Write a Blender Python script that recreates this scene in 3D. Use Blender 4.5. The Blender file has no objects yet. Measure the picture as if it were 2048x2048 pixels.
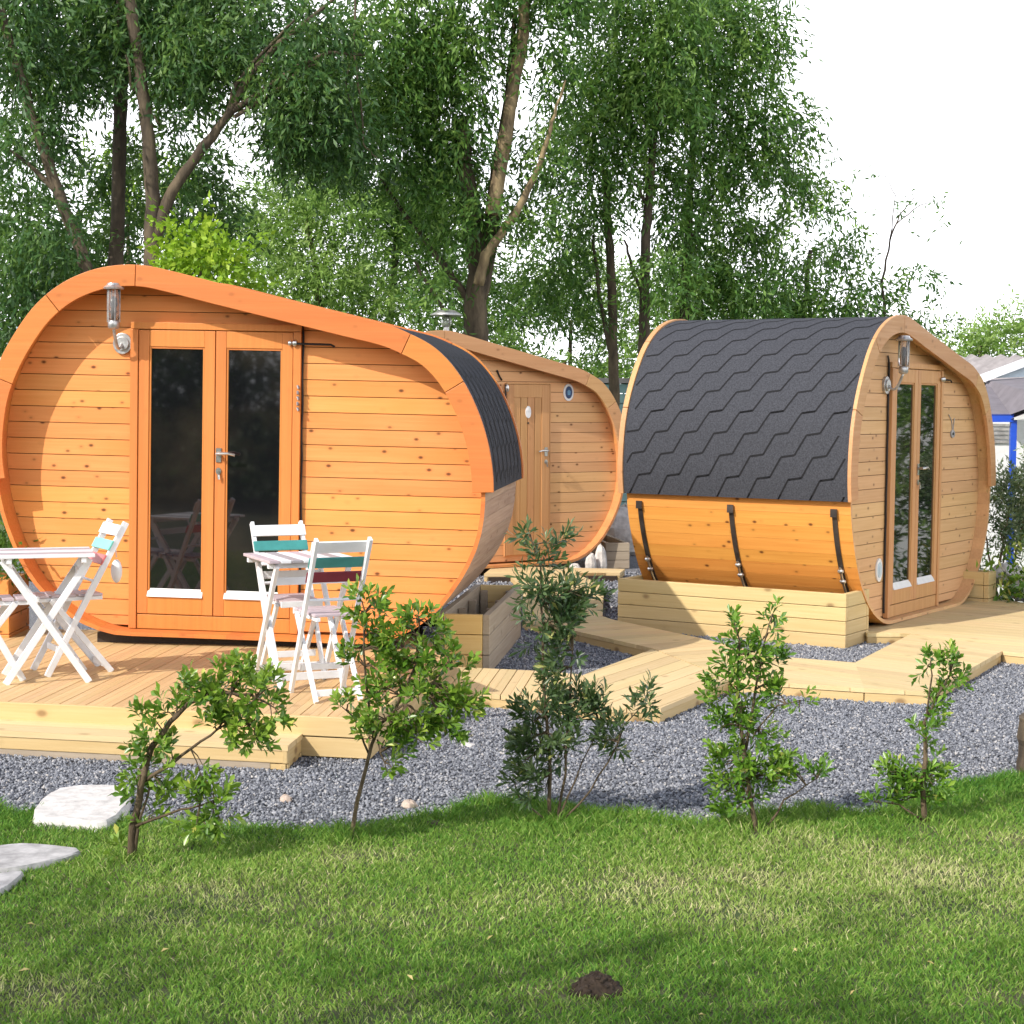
import bpy, math, random
import numpy as np
from mathutils import Vector, Matrix
random.seed(7); rng = np.random.default_rng(11)
scene = bpy.context.scene
COL = scene.collection
R = math.radians

# ------------------------------------------------------------------ survey helpers (camera station, metres)
F = 3600.0; HC = 1.85; ROLL = 0.006; PITCH = math.atan((1024 - 785) / F)
def ray(sx, sy):
    u = (sx - 1024) / F; v = (1024 - sy) / F
    c, s = math.cos(ROLL), math.sin(ROLL)
    u, v = u * c - v * s, u * s + v * c
    return (u, math.cos(PITCH) + v * math.sin(PITCH), -math.sin(PITCH) + v * math.cos(PITCH))
def un(sx, sy, z=0.0):            # point of the horizontal plane z
    d = ray(sx, sy); t = (z - HC) / d[2]
    return (d[0] * t, d[1] * t)
def at(sx, sy, Y):                # point of the vertical plane y = Y
    d = ray(sx, sy); t = Y / d[1]
    return Vector((d[0] * t, Y, HC + d[2] * t))

# ------------------------------------------------------------------ object helpers
def tag(o, label=None, cat=None, group=None, kind=None):
    if label: o['label'] = label
    if cat: o['category'] = cat
    if group: o['group'] = group
    if kind: o['kind'] = kind
    return o
def empty(name, loc, rz=0.0, tilt=0.0):
    o = bpy.data.objects.new(name, None); COL.objects.link(o)
    o.empty_display_size = 0.1
    o.matrix_world = Matrix.Translation(Vector(loc)) @ Matrix.Rotation(rz, 4, 'Z') @ Matrix.Rotation(tilt, 4, 'Y')
    return o
def link(name, me, parent=None):
    o = bpy.data.objects.new(name, me); COL.objects.link(o)
    if parent is not None: o.parent = parent
    return o
def copy_tree(o, parent=None):
    c = o.copy(); COL.objects.link(c)
    if parent is not None: c.parent = parent
    for ch in list(o.children): copy_tree(ch, c)
    return c

class MB:
    X0 = None
    def __init__(s): s.v = []; s.f = []; s.m = []; s.slot = 0; s.X = MB.X0
    def add(s, vs, fs):
        b = len(s.v)
        for p in vs:
            p = Vector(p)
            s.v.append(s.X @ p if s.X is not None else p)
        for f in fs: s.f.append([b + i for i in f]); s.m.append(s.slot)
    def box(s, c, d, M=None):
        hx, hy, hz = d[0] / 2, d[1] / 2, d[2] / 2
        vs = [Vector((x, y, z)) for x in (-hx, hx) for y in (-hy, hy) for z in (-hz, hz)]
        if M is not None: vs = [M @ p for p in vs]
        vs = [p + Vector(c) for p in vs]
        s.add(vs, [(0, 1, 3, 2), (4, 6, 7, 5), (0, 4, 5, 1), (2, 3, 7, 6), (0, 2, 6, 4), (1, 5, 7, 3)])
    def bar(s, a, b, w, h, up=(0, 0, 1)):
        a = Vector(a); b = Vector(b); d = (b - a).normalized(); up = Vector(up)
        x = d.cross(up)
        if x.length < 1e-4: x = d.cross(Vector((1, 0, 0)))
        x.normalize(); y = x.cross(d).normalized()
        vs = [p + x * sx * w / 2 + y * sy * h / 2 for p in (a, b) for sx, sy in ((-1, -1), (1, -1), (1, 1), (-1, 1))]
        s.add(vs, [(0, 3, 2, 1), (4, 5, 6, 7), (0, 1, 5, 4), (1, 2, 6, 5), (2, 3, 7, 6), (3, 0, 4, 7)])
    def tube(s, pts, rad, n=8, cap=True):
        pts = [Vector(p) for p in pts]
        if not hasattr(rad, '__len__'): rad = [rad] * len(pts)
        b = []; ref = Vector((0.31, 0.77, 0.2))
        for i, p in enumerate(pts):
            d = (pts[min(i + 1, len(pts) - 1)] - pts[max(i - 1, 0)]).normalized()
            x = d.cross(ref)
            if x.length < 1e-3: x = d.cross(Vector((1, 0, 0)))
            x.normalize(); y = d.cross(x)
            b += [p + (x * math.cos(2 * math.pi * k / n) + y * math.sin(2 * math.pi * k / n)) * rad[i] for k in range(n)]
        fs = [(i * n + k, i * n + (k + 1) % n, (i + 1) * n + (k + 1) % n, (i + 1) * n + k) for i in range(len(pts) - 1) for k in range(n)]
        if cap: fs += [tuple(range(n))[::-1], tuple((len(pts) - 1) * n + k for k in range(n))]
        s.add(b, fs)
    def prism(s, poly, z0, z1):   # polygon in xy between two heights
        n = len(poly)
        vs = [(p[0], p[1], z0) for p in poly] + [(p[0], p[1], z1) for p in poly]
        s.add(vs, [tuple(range(n))[::-1], tuple(range(n, 2 * n))] + [(i, (i + 1) % n, n + (i + 1) % n, n + i) for i in range(n)])
    def slab(s, poly, y0, y1):    # polygon in xz between two depths
        n = len(poly)
        vs = [(p[0], y0, p[1]) for p in poly] + [(p[0], y1, p[1]) for p in poly]
        s.add(vs, [tuple(range(n)), tuple(range(n, 2 * n))[::-1]] + [(i, n + i, n + (i + 1) % n, (i + 1) % n) for i in range(n)])
    def disc(s, c, r, y0, y1, n=28, rz=None):   # disc facing y
        rz = rz or r
        s.slab([(c[0] + r * math.cos(2 * math.pi * k / n), c[1] + rz * math.sin(2 * math.pi * k / n)) for k in range(n)], y0, y1)
    def lathe(s, c, prof, n=20):
        vs = []; fs = []
        for r, z in prof: vs += [(c[0] + r * math.cos(2 * math.pi * k / n), c[1] + r * math.sin(2 * math.pi * k / n), c[2] + z) for k in range(n)]
        for i in range(len(prof) - 1):
            for k in range(n): fs.append((i * n + k, i * n + (k + 1) % n, (i + 1) * n + (k + 1) % n, (i + 1) * n + k))
        s.add(vs, fs)
    def ball(s, c, r, n=10, m=7, jit=0.0):
        vs = []; fs = []
        for i in range(m + 1):
            a = math.pi * i / m
            for k in range(n):
                b = 2 * math.pi * k / n; j = 1 + random.uniform(-jit, jit)
                vs.append((c[0] + r[0] * math.sin(a) * math.cos(b) * j, c[1] + r[1] * math.sin(a) * math.sin(b) * j, c[2] + r[2] * math.cos(a) * j))
        for i in range(m):
            for k in range(n): fs.append((i * n + k, (i + 1) * n + k, (i + 1) * n + (k + 1) % n, i * n + (k + 1) % n))
        s.add(vs, fs)
    def build(s, name, mats, parent=None, bevel=0.0, smooth=False):
        me = bpy.data.meshes.new(name)
        me.from_pydata([tuple(p) for p in s.v], [], s.f)
        if not isinstance(mats, (list, tuple)): mats = [mats]
        for m in mats: me.materials.append(m)
        for p, i in zip(me.polygons, s.m): p.material_index = i
        if smooth:
            for p in me.polygons: p.use_smooth = True
        me.update()
        o = link(name, me, parent)
        if bevel > 0:
            b = o.modifiers.new('bevel', 'BEVEL'); b.width = bevel; b.segments = 2; b.limit_method = 'ANGLE'; b.angle_limit = R(40)
        return o

def np_mesh(name, verts, faces, mat, parent=None, tint=None):
    verts = np.ascontiguousarray(verts, dtype=np.float32); faces = np.ascontiguousarray(faces, dtype=np.int32)
    n, k = faces.shape
    me = bpy.data.meshes.new(name)
    me.vertices.add(len(verts)); me.vertices.foreach_set('co', verts.ravel())
    me.loops.add(n * k); me.loops.foreach_set('vertex_index', faces.ravel())
    me.polygons.add(n); me.polygons.foreach_set('loop_start', np.arange(0, n * k, k, dtype=np.int32))
    if tint is not None:
        a = me.attributes.new('tint', 'FLOAT', 'POINT'); a.data.foreach_set('value', np.ascontiguousarray(tint, dtype=np.float32))
    me.materials.append(mat)
    me.update(calc_edges=True); me.validate()
    return link(name, me, parent)

# ------------------------------------------------------------------ material helpers
class NT:
    def __init__(s, name):
        s.mat = bpy.data.materials.new(name); s.mat.use_nodes = True
        s.t = s.mat.node_tree; s.n = s.t.nodes; s.l = s.t.links
        s.bsdf = s.n['Principled BSDF']; s.out = s.n['Material Output']
    def node(s, typ, **kw):
        n = s.n.new(typ)
        for k, v in kw.items():
            if k.startswith('i_'):
                n.inputs[k[2:].replace('_', ' ')].default_value = v
            else: setattr(n, k, v)
        return n
    def link(s, a, b): s.l.new(a, b)
    def mix(s, fac, a, b, blend='MIX'):
        n = s.n.new('ShaderNodeMix'); n.data_type = 'RGBA'; n.blend_type = blend
        for sock, val in ((n.inputs[0], fac), (n.inputs[6], a), (n.inputs[7], b)):
            if isinstance(val, (int, float)): sock.default_value = val
            elif isinstance(val, tuple): sock.default_value = (*val, 1.0) if len(val) == 3 else val
            else: s.link(val, sock)
        return n.outputs[2]
    def math(s, op, a, b=0.0, c=None):
        n = s.n.new('ShaderNodeMath'); n.operation = op
        for i, val in enumerate((a, b, c)):
            if val is None: continue
            if isinstance(val, (int, float)): n.inputs[i].default_value = val
            else: s.link(val, n.inputs[i])
        return n.outputs[0]
    def rng(s, v, a, b, c=0.0, d=1.0):
        n = s.n.new('ShaderNodeMapRange'); n.clamp = True
        s.link(v, n.inputs[0])
        for i, x in zip((1, 2, 3, 4), (a, b, c, d)): n.inputs[i].default_value = x
        return n.outputs[0]
    def obj(s, scale=(1, 1, 1)):
        tc = s.n.new('ShaderNodeTexCoord'); mp = s.n.new('ShaderNodeMapping'); mp.inputs['Scale'].default_value = scale
        s.link(tc.outputs['Object'], mp.inputs[0]); return mp.outputs[0]
    def noise(s, vec, scale, detail=4.0, rough=0.55):
        n = s.n.new('ShaderNodeTexNoise'); n.inputs['Scale'].default_value = scale; n.inputs['Detail'].default_value = detail; n.inputs['Roughness'].default_value = rough
        if vec is not None: s.link(vec, n.inputs['Vector'])
        return n.outputs[0]
    def bump(s, h, strength=0.3, dist=0.01):
        b = s.n.new('ShaderNodeBump'); b.inputs['Strength'].default_value = strength; b.inputs['Distance'].default_value = dist
        s.link(h, b.inputs['Height']); s.link(b.outputs[0], s.bsdf.inputs['Normal'])

def plain(name, col, rough=0.6, metal=0.0, spec=0.5, var=0.06, nscale=14.0, bump=0.0):
    t = NT(name); nz = t.noise(t.obj(), nscale)
    c = t.mix(t.rng(nz, 0.3, 0.7), tuple(x * (1 - var) for x in col), tuple(min(1, x * (1 + var)) for x in col))
    t.link(c, t.bsdf.inputs['Base Color']); t.bsdf.inputs['Roughness'].default_value = rough
    t.bsdf.inputs['Metallic'].default_value = metal; t.bsdf.inputs['Specular IOR Level'].default_value = spec
    if bump: t.bump(nz, bump, 0.01)
    return t.mat

def wood(name, light, dark, axis='X', knots=0.5, rough=0.6, var=0.14, knotcol=(0.16, 0.055, 0.015), kscale=9.0, gray=None, grain=0.55):
    t = NT(name)
    geo = t.node('ShaderNodeNewGeometry')
    tc = t.node('ShaderNodeTexCoord')
    off = t.node('ShaderNodeVectorMath', operation='SCALE'); off.inputs[0].default_value = (3.7, 5.1, 2.3)
    sc = t.math('MULTIPLY', geo.outputs['Random Per Island'], 7.0); t.link(sc, off.inputs['Scale'])
    add = t.node('ShaderNodeVectorMath', operation='ADD'); t.link(tc.outputs['Object'], add.inputs[0]); t.link(off.outputs[0], add.inputs[1])
    def mp(s):
        m = t.node('ShaderNodeMapping'); m.inputs['Scale'].default_value = s; t.link(add.outputs[0], m.inputs[0]); return m.outputs[0]
    ax = 'XYZ'.index(axis)
    s1 = [14.0] * 3; s1[ax] = 0.9
    s2 = [60.0] * 3; s2[ax] = 2.0
    sk = [1.0] * 3; sk[ax] = 0.62
    n1 = t.noise(mp(tuple(s1)), 1.0, 5.0, 0.6)
    n2 = t.noise(mp(tuple(s2)), 1.0, 3.0, 0.5)
    n3 = t.noise(mp((1.3, 1.3, 1.3)), 1.0, 2.0)
    g = t.math('ADD', t.math('MULTIPLY', t.rng(n1, 0.3, 0.7), grain), t.math('MULTIPLY', t.rng(n2, 0.3, 0.7), 1 - grain))
    c = t.mix(g, light, dark)
    if gray is not None:
        c = t.mix(t.rng(n3, 0.42, 0.68, 0.0, 0.75), c, gray)
    if knots > 0:
        v = t.node('ShaderNodeTexVoronoi'); v.inputs['Scale'].default_value = kscale; t.link(mp(tuple(sk)), v.inputs['Vector'])
        k = t.rng(v.outputs['Distance'], 0.06, 0.15, 1.0, 0.0)
        halo = t.rng(v.outputs['Distance'], 0.08, 0.26, 1.0, 0.0)
        c = t.mix(t.math('MULTIPLY', halo, 0.30 * knots), c, tuple(x * 0.62 for x in dark))
        c = t.mix(t.math('MULTIPLY', k, min(1.0, knots)), c, knotcol)
    hsv = t.node('ShaderNodeHueSaturation'); t.link(c, hsv.inputs['Color'])
    t.link(t.rng(geo.outputs['Random Per Island'], 0, 1, 1 - var, 1 + var), hsv.inputs['Value'])
    r2 = t.math('FRACT', t.math('MULTIPLY', geo.outputs['Random Per Island'], 17.31))
    t.link(t.rng(r2, 0, 1, 0.494, 0.506), hsv.inputs['Hue'])
    t.link(hsv.outputs[0], t.bsdf.inputs['Base Color'])
    t.link(t.rng(n2, 0.3, 0.7, rough - 0.08, rough + 0.1), t.bsdf.inputs['Roughness'])
    t.bsdf.inputs['Specular IOR Level'].default_value = 0.35
    t.bump(g, 0.22, 0.004)
    return t.mat

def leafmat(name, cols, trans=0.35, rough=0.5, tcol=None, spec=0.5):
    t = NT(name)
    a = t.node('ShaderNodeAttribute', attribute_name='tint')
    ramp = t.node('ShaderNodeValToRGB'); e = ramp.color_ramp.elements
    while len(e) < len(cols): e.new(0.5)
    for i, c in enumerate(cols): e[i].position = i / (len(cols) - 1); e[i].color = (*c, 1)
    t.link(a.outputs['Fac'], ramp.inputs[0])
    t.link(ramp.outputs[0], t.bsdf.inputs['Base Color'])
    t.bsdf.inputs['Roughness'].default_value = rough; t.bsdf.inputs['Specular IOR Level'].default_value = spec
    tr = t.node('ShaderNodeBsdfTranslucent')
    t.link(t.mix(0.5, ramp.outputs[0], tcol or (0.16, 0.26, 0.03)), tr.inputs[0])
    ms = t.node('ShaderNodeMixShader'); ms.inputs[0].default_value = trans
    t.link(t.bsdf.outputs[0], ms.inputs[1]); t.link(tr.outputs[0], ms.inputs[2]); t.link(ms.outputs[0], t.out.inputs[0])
    return t.mat

def bark(name, a, b, sc=9.0):
    t = NT(name); v = t.obj((1, 1, 0.28)); n1 = t.noise(v, sc, 6.0, 0.65); n2 = t.noise(t.obj(), 2.2, 3.0)
    c = t.mix(t.rng(n1, 0.35, 0.65), b, a); c = t.mix(t.rng(n2, 0.45, 0.7, 0, 0.5), c, tuple(x * 0.55 for x in b))
    t.link(c, t.bsdf.inputs['Base Color']); t.bsdf.inputs['Roughness'].default_value = 0.9; t.bump(n1, 0.8, 0.03)
    return t.mat

M = {}
M['cabin_wall'] = wood('orange_cladding', (0.83, 0.365, 0.115), (0.71, 0.27, 0.07), 'X', 1.0, 0.55, 0.065, kscale=11.5, gray=(0.78, 0.265, 0.062))
M['cabin_wall_mid'] = wood('honey_cladding', (0.80, 0.46, 0.215), (0.69, 0.365, 0.155), 'X', 0.9, 0.55, 0.06, kscale=11.5)
M['cabin_wall_tan'] = wood('tan_cladding', (0.72, 0.44, 0.215), (0.60, 0.345, 0.155), 'X', 0.7, 0.6, 0.06, kscale=11)
M['stave'] = wood('orange_staves', (0.84, 0.395, 0.09), (0.70, 0.275, 0.05), 'Y', 1.0, 0.5, 0.05, kscale=11)
M['stave_gray'] = wood('shaded_staves', (0.50, 0.36, 0.26), (0.36, 0.24, 0.17), 'Y', 0.7, 0.65, 0.10)  # grey brown of the shaded flank put into the stave colour
M['trim'] = wood('orange_trim', (0.68, 0.235, 0.06), (0.58, 0.178, 0.04), 'X', 0.25, 0.5, 0.05)
M['trim_tan'] = wood('tan_trim', (0.66, 0.365, 0.165), (0.54, 0.275, 0.115), 'X', 0.4, 0.55, 0.06)
M['trim_mid'] = wood('honey_trim', (0.72, 0.33, 0.125), (0.62, 0.25, 0.085), 'X', 0.25, 0.5, 0.05)
M['door'] = wood('orange_joinery', (0.68, 0.255, 0.066), (0.58, 0.195, 0.045), 'Z', 0.1, 0.45, 0.06)
M['door_tan'] = wood('tan_joinery', (0.64, 0.345, 0.145), (0.53, 0.26, 0.10), 'Z', 0.1, 0.5, 0.06)
M['dark_gap'] = plain('dark_gap', (0.20, 0.075, 0.02), 0.9)
M['dark_beam'] = wood('dark_bearer', (0.05, 0.035, 0.025), (0.03, 0.02, 0.015), 'Y', 0.0)
PINE_L, PINE_D = (0.70, 0.53, 0.265), (0.58, 0.41, 0.175)
M['pine'] = wood('treated_pine', PINE_L, PINE_D, 'X', 0.7, 0.65, 0.09, (0.22, 0.12, 0.05), 6.0)
M['pine_front_lit'] = wood('bounce_lit_pine', (0.86, 0.62, 0.26), (0.74, 0.48, 0.17), 'X', 0.6, 0.65, 0.05, (0.22, 0.12, 0.05), 6.0)  # yellowed and brightened so the shaded front panel looks lit by warm bounce
M['pine_end'] = wood('treated_pine_boards', (0.73, 0.565, 0.31), (0.63, 0.465, 0.23), 'X', 0.45, 0.65, 0.10, (0.25, 0.14, 0.06), 6.0)
M['pine_gray'] = wood('weathered_shaded_pine', (0.44, 0.365, 0.27), (0.33, 0.265, 0.19), 'X', 0.6, 0.75, 0.08, (0.16, 0.11, 0.07), 6.0)  # grey wood; on the orange cabin's planter it holds the flank's shade
M['deck'] = wood('deck_boards', (0.70, 0.475, 0.245), (0.58, 0.37, 0.17), 'X', 0.3, 0.6, 0.09, (0.2, 0.09, 0.03), 5.0)
M['shingle'] = plain('black_shingle', (0.056, 0.058, 0.068), 0.92, var=0.30, nscale=90.0, spec=0.15, bump=0.25)
M['shingle_line'] = plain('shingle_edge_shadow', (0.006, 0.006, 0.008), 0.9)
M['white_metal'] = plain('white_sill', (0.80, 0.79, 0.78), 0.35)
M['steel'] = plain('brushed_steel', (0.55, 0.54, 0.52), 0.28, 0.9, var=0.25)
M['galv'] = plain('galvanised', (0.50, 0.49, 0.48), 0.38, 0.7, var=0.3, nscale=30)
M['black'] = plain('black_rubber', (0.012, 0.012, 0.013), 0.5)
M['band'] = plain('steel_band', (0.075, 0.062, 0.055), 0.4, 0.5, var=0.5, nscale=8)
M['white_paint'] = plain('white_paint', (0.80, 0.81, 0.83), 0.45, var=0.05)
M['teal'] = plain('teal_paint', (0.055, 0.27, 0.25), 0.45, var=0.12)
M['teal_light'] = plain('pale_teal_paint', (0.20, 0.58, 0.50), 0.45, var=0.12)
M['maroon'] = plain('maroon_paint', (0.20, 0.022, 0.04), 0.45, var=0.12)
M['red'] = plain('pale_red_paint', (0.66, 0.17, 0.17), 0.45, var=0.1)  # paler red than the maroon slats
M['grey_paint'] = plain('grey_paint', (0.36, 0.34, 0.36), 0.5, var=0.12)
M['pink_paint'] = plain('pink_grey_paint', (0.52, 0.43, 0.46), 0.5, var=0.1)
M['lampglass'] = None
M['soil'] = plain('soil', (0.045, 0.03, 0.02), 1.0, var=0.5, nscale=40, bump=0.8)
M['white_stone'] = plain('white_stone', (0.62, 0.59, 0.56), 0.9, var=0.22, nscale=16, bump=0.9)
M['pale_stone'] = plain('pale_stone', (0.40, 0.385, 0.38), 0.9, var=0.35, nscale=14, bump=0.9)
M['beige_stone'] = plain('beige_stone', (0.48, 0.38, 0.31), 0.9, var=0.2, nscale=14, bump=0.6)
M['blue_paint'] = plain('blue_paint', (0.015, 0.085, 0.60), 0.4)
M['white_wall'] = plain('white_render', (0.80, 0.80, 0.80), 0.7)
M['tile'] = plain('grey_tile', (0.34, 0.31, 0.31), 0.85, var=0.2, nscale=6)
M['slate'] = plain('grey_awning', (0.20, 0.18, 0.20), 0.8, var=0.15, nscale=7)
M['pale_panel'] = plain('pale_blue_panel', (0.52, 0.62, 0.68), 0.4)
M['turquoise'] = plain('turquoise_paint', (0.22, 0.36, 0.37), 0.6)
M['bark_dark'] = bark('dark_bark', (0.115, 0.085, 0.055), (0.05, 0.036, 0.025))
M['bark_mid'] = bark('brown_bark', (0.15, 0.112, 0.068), (0.05, 0.036, 0.024))
M['bark_pale'] = bark('pale_bark', (0.36, 0.27, 0.14), (0.13, 0.09, 0.05))
M['twig'] = bark('twig_bark', (0.17, 0.12, 0.07), (0.08, 0.055, 0.03), 20)
M['leaf_dark'] = leafmat('dark_willow_leaf', [(0.020, 0.062, 0.018), (0.058, 0.150, 0.036), (0.19, 0.32, 0.075)], 0.42)
M['leaf_mid'] = leafmat('willow_leaf', [(0.028, 0.088, 0.018), (0.095, 0.225, 0.040), (0.27, 0.43, 0.085)], 0.45)
M['leaf_light'] = leafmat('light_leaf', [(0.12, 0.24, 0.04), (0.25, 0.42, 0.085), (0.42, 0.58, 0.17)], 0.45)
M['leaf_bright'] = leafmat('bright_leaf', [(0.15, 0.30, 0.012), (0.29, 0.48, 0.02), (0.46, 0.62, 0.05)], 0.45)
M['leaf_silver'] = leafmat('silver_leaf', [(0.06, 0.10, 0.045), (0.16, 0.24, 0.11), (0.36, 0.42, 0.26)], 0.3)
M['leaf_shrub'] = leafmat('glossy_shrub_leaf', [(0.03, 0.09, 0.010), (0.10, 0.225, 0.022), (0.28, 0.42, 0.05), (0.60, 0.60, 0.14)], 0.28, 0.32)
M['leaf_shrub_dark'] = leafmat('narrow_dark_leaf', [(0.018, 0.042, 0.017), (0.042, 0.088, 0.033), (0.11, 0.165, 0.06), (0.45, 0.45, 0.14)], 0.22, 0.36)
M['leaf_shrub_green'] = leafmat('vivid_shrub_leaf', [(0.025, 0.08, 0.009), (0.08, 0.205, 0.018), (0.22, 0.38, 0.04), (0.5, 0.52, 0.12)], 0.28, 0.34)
M['grass'] = leafmat('grass_blade', [(0.048, 0.165, 0.020), (0.13, 0.295, 0.036), (0.33, 0.47, 0.09), (0.72, 0.66, 0.36)], 0.34, 0.6, (0.24, 0.36, 0.05), 0.25)

def glass_mat():
    t = NT('dark_door_glass')
    t.bsdf.inputs['Base Color'].default_value = (0.010, 0.009, 0.011, 1); t.bsdf.inputs['Roughness'].default_value = 0.03
    n = t.noise(t.obj((1, 1, 1)), 1.6, 3.0); t.link(t.mix(t.rng(n, 0.4, 0.7), (0.006, 0.006, 0.008), (0.026, 0.021, 0.017)), t.bsdf.inputs['Base Color'])
    t.bsdf.inputs['IOR'].default_value = 1.5; t.bsdf.inputs['Specular IOR Level'].default_value = 1.0
    return t.mat
M['glass'] = glass_mat()
def lamp_glass():
    t = NT('lamp_glass'); t.bsdf.inputs['Base Color'].default_value = (0.9, 0.88, 0.88, 1); t.bsdf.inputs['Roughness'].default_value = 0.08
    n = t.noise(t.obj(), 40.0); t.link(t.rng(n, 0.3, 0.7, 0.04, 0.16), t.bsdf.inputs['Roughness'])
    t.bsdf.inputs['Transmission Weight'].default_value = 0.85; t.bsdf.inputs['IOR'].default_value = 1.2
    return t.mat
M['lampglass'] = lamp_glass()

# ground materials
def mat_gravel_base():
    t = NT('gravel_base'); v = t.node('ShaderNodeTexVoronoi'); v.inputs['Scale'].default_value = 60.0; t.link(t.obj(), v.inputs['Vector'])
    c = t.mix(v.outputs['Color'], (0.10, 0.105, 0.125), (0.27, 0.275, 0.30)); n = t.noise(t.obj(), 0.9, 3)
    c = t.mix(t.rng(n, 0.45, 0.7, 0, 0.4), c, (0.26, 0.245, 0.23))
    t.link(c, t.bsdf.inputs['Base Color']); t.bsdf.inputs['Roughness'].default_value = 0.9; t.bump(v.outputs['Distance'], 0.9, 0.02); return t.mat
def mat_stone():
    t = NT('gravel_stone'); g = t.node('ShaderNodeNewGeometry')
    ramp = t.node('ShaderNodeValToRGB'); e = ramp.color_ramp.elements
    for p, c in ((0, (0.085, 0.09, 0.105)), (0.3, (0.155, 0.163, 0.19)), (0.65, (0.245, 0.255, 0.285)), (0.93, (0.38, 0.385, 0.41)), (1.0, (0.55, 0.51, 0.47))):
        if p in (0, 1.0): el = e[0 if p == 0 else len(e) - 1]
        else: el = e.new(p)
        el.color = (*c, 1)
    t.link(g.outputs['Random Per Island'], ramp.inputs[0]); t.link(ramp.outputs[0], t.bsdf.inputs['Base Color']); t.bsdf.inputs['Roughness'].default_value = 0.75; return t.mat
def mat_lawn():
    t = NT('lawn_soil'); n = t.noise(t.obj(), 1.7, 5); n2 = t.noise(t.obj(), 30, 4)
    c = t.mix(t.rng(n, 0.35, 0.65), (0.05, 0.095, 0.02), (0.14, 0.13, 0.06)); c = t.mix(t.rng(n2, 0.35, 0.65, 0, 0.6), c, (0.045, 0.035, 0.02))
    t.link(c, t.bsdf.inputs['Base Color']); t.bsdf.inputs['Roughness'].default_value = 1.0; t.bump(n2, 0.6, 0.02); return t.mat
def mat_field():
    t = NT('field_grass'); n = t.noise(t.obj(), 0.35, 6); n2 = t.noise(t.obj(), 12, 4)
    c = t.mix(t.rng(n, 0.35, 0.65), (0.06, 0.12, 0.025), (0.13, 0.15, 0.05)); c = t.mix(t.rng(n2, 0.35, 0.65, 0, 0.5), c, (0.04, 0.07, 0.018))
    t.link(c, t.bsdf.inputs['Base Color']); t.bsdf.inputs['Roughness'].default_value = 1.0; t.bump(n2, 0.6, 0.04); return t.mat
M['gravel_base'] = mat_gravel_base(); M['gravel'] = mat_stone(); M['lawn'] = mat_lawn(); M['field'] = mat_field()

# ------------------------------------------------------------------ world, sun, camera
SUN = Vector((0.2125, 0.2039, -0.235)).normalized()          # travel direction of the light
elev = math.asin(-SUN.z); srot = math.atan2(-SUN.x, -SUN.y)
w = bpy.data.worlds.new('World'); scene.world = w; w.use_nodes = True
nt = w.node_tree; bg = nt.nodes['Background']
sky = nt.nodes.new('ShaderNodeTexSky'); sky.sky_type = 'NISHITA'; sky.sun_disc = False
sky.sun_elevation = elev; sky.sun_rotation = srot % (2 * math.pi); sky.air_density = 1.0; sky.dust_density = 1.6
tc = nt.nodes.new('ShaderNodeTexCoord'); sep = nt.nodes.new('ShaderNodeSeparateXYZ'); nt.links.new(tc.outputs['Generated'], sep.inputs[0])
nz = nt.nodes.new('ShaderNodeTexNoise'); nz.inputs['Scale'].default_value = 2.6; nz.inputs['Detail'].default_value = 6; nz.inputs['Roughness'].default_value = 0.6
mp = nt.nodes.new('ShaderNodeMapping'); mp.inputs['Scale'].default_value = (1, 1, 2.2); nt.links.new(tc.outputs['Generated'], mp.inputs[0]); nt.links.new(mp.outputs[0], nz.inputs['Vector'])
ad = nt.nodes.new('ShaderNodeMath'); ad.operation = 'MULTIPLY_ADD'; nt.links.new(sep.outputs[2], ad.inputs[0]); ad.inputs[1].default_value = -0.55; nt.links.new(nz.outputs[0], ad.inputs[2])
mr = nt.nodes.new('ShaderNodeMapRange'); nt.links.new(ad.outputs[0], mr.inputs[0]); mr.inputs[1].default_value = 0.10; mr.inputs[2].default_value = 0.34
mx = nt.nodes.new('ShaderNodeMix'); mx.data_type = 'RGBA'; nt.links.new(mr.outputs[0], mx.inputs[0]); nt.links.new(sky.outputs[0], mx.inputs[6]); mx.inputs[7].default_value = (15.5, 15.7, 16.4, 1)
nt.links.new(mx.outputs[2], bg.inputs[0]); bg.inputs[1].default_value = 0.15
sl = bpy.data.lights.new('sun', 'SUN'); sl.energy = 4.4; sl.angle = R(0.55); sl.color = (1.0, 0.95, 0.87)
so = bpy.data.objects.new('sun', sl); COL.objects.link(so); so.location = (-20, -12, 18)
so.rotation_euler = SUN.to_track_quat('-Z', 'Y').to_euler()
cam = bpy.data.cameras.new('camera'); co = bpy.data.objects.new('camera', cam); COL.objects.link(co); scene.camera = co
cam.sensor_width = 36; cam.lens = F / 2048 * 36; cam.clip_end = 2000; cam.clip_start = 0.05
rv, fv, uv = Vector((1, 0, 0)), Vector((0, math.cos(PITCH), -math.sin(PITCH))), Vector((0, math.sin(PITCH), math.cos(PITCH)))
c_, s_ = math.cos(ROLL), math.sin(ROLL)
Rr = rv * c_ + uv * s_; Uu = uv * c_ - rv * s_
mw = Matrix(((Rr.x, Uu.x, -fv.x, 0), (Rr.y, Uu.y, -fv.y, 0), (Rr.z, Uu.z, -fv.z, HC), (0, 0, 0, 1)))
co.matrix_world = mw
scene.view_settings.view_transform = 'Standard'; scene.view_settings.look = 'None'; scene.view_settings.exposure = 0
scene.cycles.max_bounces = 6; scene.cycles.diffuse_bounces = 2; scene.cycles.transmission_bounces = 5; scene.cycles.caustics_reflective = False; scene.cycles.caustics_refractive = False

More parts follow.
